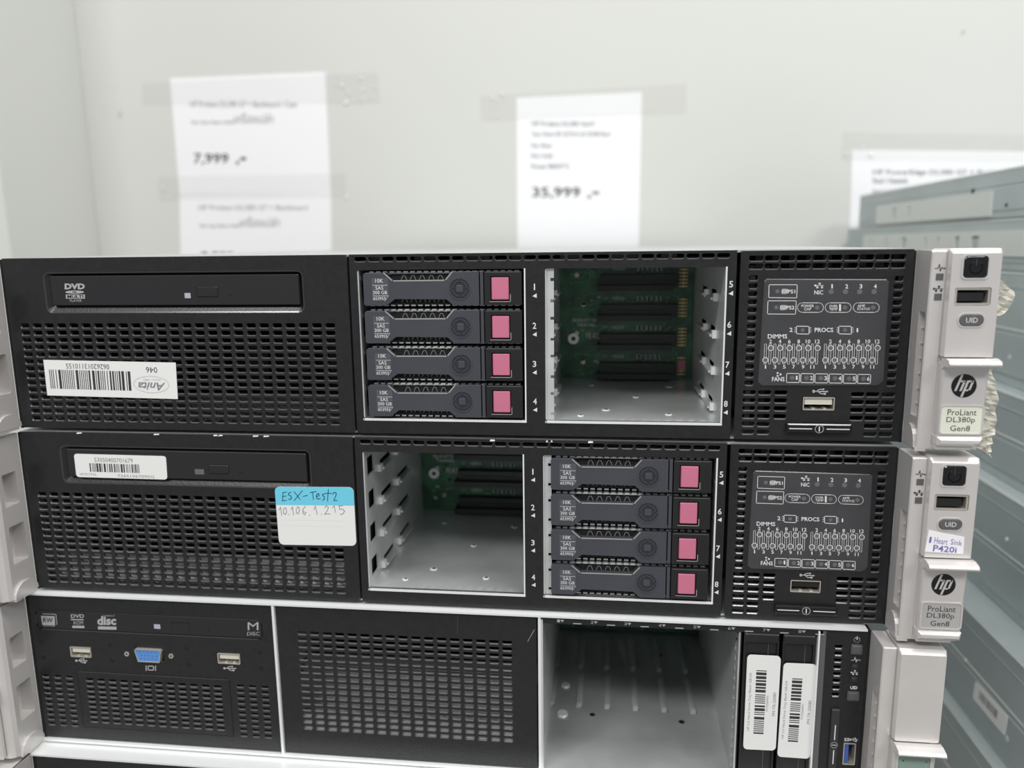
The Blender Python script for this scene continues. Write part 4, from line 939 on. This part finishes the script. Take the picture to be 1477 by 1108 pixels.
def rail(yA, yB, zr, slot=None, holes=()):
    def f(root, h):
        b = MB(RIGHTWALL(0)); b.panel((yA, zr - 10, yB, zr + 10), [(y, zr - 6, y + w_, zr + 6) for y, w_ in holes], 0, 2.2, 'side_steel_pale', r=1); b.box(yA, zr - 9.5, .02, yB, zr + 9.5, .1, 'side_hole'); b.build('slide_rail', root)
    return f
def label_side(root, h):
    b = MB(RIGHTWALL(0)); p = lambda x, y: (lambda t: (t[1], t[2] + 262 - 9))(on_x(1347 + x / 5.54, 908 + y / 5.54, 566))
    cs = [p(345, 410), p(605, 700), p(580, 855), p(325, 550)]
    zc = -253
    cs = [(a, on - 0) for a, on in cs]; q = quadmap(cs, 100, 34)
    b.prism([q(x, 34 - y) for x, y in rrect(0, 0, 100, 34, 5)], 1.0, 1.3, 'chip_white'); b.barcode(18, 8, 76, 22, 1.4, 'ink_soft', q, seed=4, n=40); o = b.build('barcode_sticker', root); o['label'] = 'white rounded barcode label'
ST = [(615, 107, 146, 20, 668, 'thin galvanised server on top of the right stack', rail(330, 600, 12, holes=((540, 8), (500, 5)))),
      (615, 66, 106.8, 10, 708, 'second galvanised server from the top of the right stack, with pale slide rail', rail(250, 640, 21, holes=((345, 14), (382, 8), (424, 4), (452, 4), (505, 10), (560, 4), (610, 4)))),
      (615, -22.8, 65.8, 10, 700, 'tall galvanised server third from the top of the right stack', None),
      (602, -91, -23, 0, 700, 'galvanised server fourth from the top of the right stack', None),
      (590, -176, -91.2, 0, 700, 'galvanised server fifth from the top of the right stack, with silver rail edge', None),
      (566, -253, -176.2, 0, 690, 'galvanised server with white barcode label on its side in the right stack', label_side),
      (558, -341, -253.2, 0, 690, 'galvanised server lowest in view in the right stack', None)]
for i, (X, z0, z1, y0, y1, lb, ex) in enumerate(ST): side_chassis(X, z0, z1, y0, y1, lb, 20 + i, ex)

# ------------------------------------------------------------------ price sheets on the wall
WY = 720.0
def sheet(pts, label, texts, tapes, crop, gr='price sheets taped to the wall'):
    W = [on_y(x, y, WY - .4) for x, y in pts]; cx = (W[2][0] + W[3][0]) / 2; cz = min(W[2][2], W[3][2])
    root = thing('price_sheet', label, 'paper', (cx, WY - .25, cz), gr)
    tr = lambda P: [(p[0] - cx, p[2] - cz) for p in P]
    b = MB(); P = tr(W); b.prism([P[3], P[2], P[1], P[0]], -.2, .3, 'paper')
    def mp(x, y):
        q = on_y(*pix(crop, x, y), WY - 1.4); return (q[0] - cx, q[2] - cz)
    for t, bx, bold, m in texts: b.text(t, bx, .5, m, mp, bold)
    b.build('paper', root)
    for k, tp in enumerate(tapes):
        c = MB(); Q = tr([on_y(x, y, WY - 1.2) for x, y in tp]); n = 12; vs = []; rnd = random.Random(k + len(label))
        for i in range(n + 1):
            for j in range(4):
                a, e = i / n, j / 3
                u = (Q[0][0] * (1 - a) + Q[1][0] * a) * (1 - e) + (Q[3][0] * (1 - a) + Q[2][0] * a) * e
                v = (Q[0][1] * (1 - a) + Q[1][1] * a) * (1 - e) + (Q[3][1] * (1 - a) + Q[2][1] * a) * e
                vs.append((u, v, .9 + rnd.random() * .5))
        if k == 0:
            for q_ in range(14 if '7,999' in label else 5):
                a, e = (rnd.uniform(.82, 1) if '7,999' in label or rnd.random() < .3 else rnd.uniform(0, .16)), rnd.random()
                u = (Q[0][0] * (1 - a) + Q[1][0] * a) * (1 - e) + (Q[3][0] * (1 - a) + Q[2][0] * a) * e; v = (Q[0][1] * (1 - a) + Q[1][1] * a) * (1 - e) + (Q[3][1] * (1 - a) + Q[2][1] * a) * e; r_ = rnd.uniform(1.0, 2.2)
                c.loft(circ(u, v, r_, 12), 1.0, circ(u, v, r_ * .6, 12), 1.9, 'tape_glint'); c.flat(circ(u, v, r_ * .6, 12), 1.9, 'tape_glint')  # small white domes imitate glints on the tape
        c.add(vs, [(i * 4 + j, (i + 1) * 4 + j, (i + 1) * 4 + j + 1, i * 4 + j + 1)[::-1] for i in range(n) for j in range(3)], 'clear_tape'); c.build('tape_strip', root, smooth=True)['label'] = 'clear glossy adhesive tape'
TH = '\u0e40\u0e04\u0e23\u0e37\u0e48\u0e2d\u0e07\u0e40\u0e1b\u0e25\u0e48\u0e32'
sheet([(245, 113), (469, 104), (477, 278), (259, 281)], 'upper left white price sheet reading 7,999',
      [('HP Proliant DL380 G7 + Backboard / Case', (208, 280, 1155, 335), .0, 'ink_soft'), ('No Cpu Ram Hdd', (220, 455, 590, 492), .02, 'ink_soft'), (TH, (600, 385, 945, 480), 0, 'ink_soft'),
       ('7,999', (240, 745, 550, 850), .015, 'ink'), ('.-', (615, 780, 705, 845), .02, 'ink')], [[(205, 120), (545, 104), (548, 150), (206, 152)]], 'W1')
sheet([(259, 282), (477, 278), (480, 500), (263, 504)], 'lower left white price sheet half hidden behind the top server',
      [('HP Proliant DL380 G7 + Backboard', (285, 1205, 1250, 1250), .0, 'ink_soft'), ('No Cpu Ram Hdd', (295, 1375, 640, 1410), .02, 'ink_soft'), (TH, (650, 1310, 1000, 1400), 0, 'ink_soft'), ('8,999', (300, 1620, 600, 1720), .05, 'ink')],
      [[(228, 255), (498, 250), (500, 285), (230, 290)]], 'W1')
sheet([(745, 141), (926, 133), (919, 480), (747, 484)], 'middle white price sheet reading 35,999',
      [('HP Proliant DL380 Gen9', (275, 185, 935, 235), .02, 'ink_soft'), ('Cpu Xeon E5 2673v3 x2 32GB Ram', (275, 295, 1110, 355), .02, 'ink_soft'), ('No Ram', (270, 420, 485, 465), .02, 'ink_soft'), ('No Hdd', (270, 530, 490, 575), .02, 'ink_soft'),
       ('Power 800W*2', (270, 635, 665, 690), .02, 'ink_soft'), ('35,999', (280, 885, 790, 1010), .015, 'ink'), ('.-', (865, 930, 990, 1010), .02, 'ink_soft')], [[(692, 137), (990, 120), (990, 164), (694, 176)]], 'W2')
sheet([(1229, 216), (1500, 219), (1510, 470), (1222, 466)], 'right white price sheet behind the galvanised stack',
      [('HP PowerEdge DL380 G7 + Backboard', (300, 325, 1330, 372), .02, 'ink_soft'), ('Read / Heatsink', (300, 385, 555, 425), .02, 'ink_soft'), ('Hdd', (300, 470, 420, 505), .02, 'ink_soft')], [[(1215, 190), (1520, 195), (1520, 235), (1215, 232)]], 'B3')

# ------------------------------------------------------------------ room
def slab(name, x0, y0, z0, x1, y1, z1, m):
    b = MB(); b.T = lambda a, c, e: (a, c, e); b.box(x0, y0, z0, x1, y1, z1, m); o = b.build(name); o.location.z = BASE; o['kind'] = 'structure'; return o
slab('wall_back', -1500, WY, -1000, 2600, WY + 100, 1700, 'wall_paint')
for px_, py_, r_ in ((1388, 47, 5), (172, 166, 6)):
    p = on_y(px_, py_, WY - .1); wb = bpy.data.objects['wall_back']; b = MB(); b.flat([(p[0] - r_ * .3, p[2] - r_ * .8), (p[0] + r_ * .4, p[2] - r_ * .3), (p[0] + r_ * .8, p[2] + r_ * .9), (p[0] - r_ * .2, p[2] + r_ * .2)], -WY + .1, 'scuff'); sc_ = b.build('scuff_mark', wb)
slab('wall_left', -1500, 545, -1000, -441, WY - .5, 1700, 'wall_paint_green')
slab('floor', -1500, -3000, -1050, 2600, WY + 100, -1000, 'floor_grey')
def table(x0, y0, x1, y1, top, label):
    root = thing('table', label, 'table', ((x0 + x1) / 2, (y0 + y1) / 2, -1000)); h = top + 1000; a, c = (x1 - x0) / 2, (y1 - y0) / 2
    b = MB(); b.T = lambda p, q, r: (p, q, r); b.box(-a, -c, h - 30, a, c, h, 'table_grey'); b.build('tabletop', root)
    for sx in (-1, 1):
        for sy in (-1, 1):
            b = MB(); b.T = lambda p, q, r: (p, q, r); b.box(sx * a - (40 if sx > 0 else 0), sy * c - (40 if sy > 0 else 0), 0, sx * a + (0 if sx > 0 else 40), sy * c + (0 if sy > 0 else 40), h - 30, 'table_grey'); b.build('leg', root)
table(-30, 0, 450, 700, -PITCH * 3 - .2, 'grey steel table under the front server stack')
table(545, 0, 1100, 700, -341.2, 'lower grey steel table under the right stack')

# ------------------------------------------------------------------ light
sc = bpy.context.scene
wd = bpy.data.worlds.new('world'); sc.world = wd; wd.use_nodes = True
wd.node_tree.nodes['Background'].inputs['Color'].default_value = (.96, .98, 1.0, 1); wd.node_tree.nodes['Background'].inputs['Strength'].default_value = .30
def area(name, loc, target, sx, sy, power, col=(1, .99, .97)):
    l = bpy.data.lights.new(name, 'AREA'); l.shape = 'RECTANGLE'; l.size = sx; l.size_y = sy; l.energy = power; l.color = col
    o = bpy.data.objects.new(name, l); sc.collection.objects.link(o); o.location = loc
    o.rotation_euler = (Vector(target) - Vector(loc)).to_track_quat('-Z', 'Y').to_euler(); return o
area('ceiling_tube', (.9, -.35, 2.75), (.7, .05, 1.0), 1.3, .25, 22)
area('ceiling_tube', (-.5, -1.6, 2.75), (.1, 0, 1.0), 1.3, .25, 31)
area('ceiling_tube', (1.9, -1.7, 2.75), (.6, 0, 1.0), 1.3, .25, 20)

# ------------------------------------------------------------------ camera
cam = bpy.data.cameras.new('camera'); co = bpy.data.objects.new('camera', cam); sc.collection.objects.link(co)
cam.sensor_fit = 'HORIZONTAL'; cam.sensor_width = 36; cam.lens = F / 1477 * 36; cam.clip_start = .02; cam.clip_end = 50
co.matrix_world = Matrix(((R[0][0], R[0][1], R[0][2], CX * .001), (R[1][0], R[1][1], R[1][2], CY * .001), (R[2][0], R[2][1], R[2][2], CZ * .001 + BASE), (0, 0, 0, 1)))
cam.dof.use_dof = True; cam.dof.focus_distance = .362; cam.dof.aperture_fstop = 6.4
sc.camera = co
sc.view_settings.view_transform = 'Standard'; sc.view_settings.look = 'None'; sc.view_settings.gamma = 1; sc.view_settings.use_curve_mapping = False
sc.view_settings.exposure = 0.18
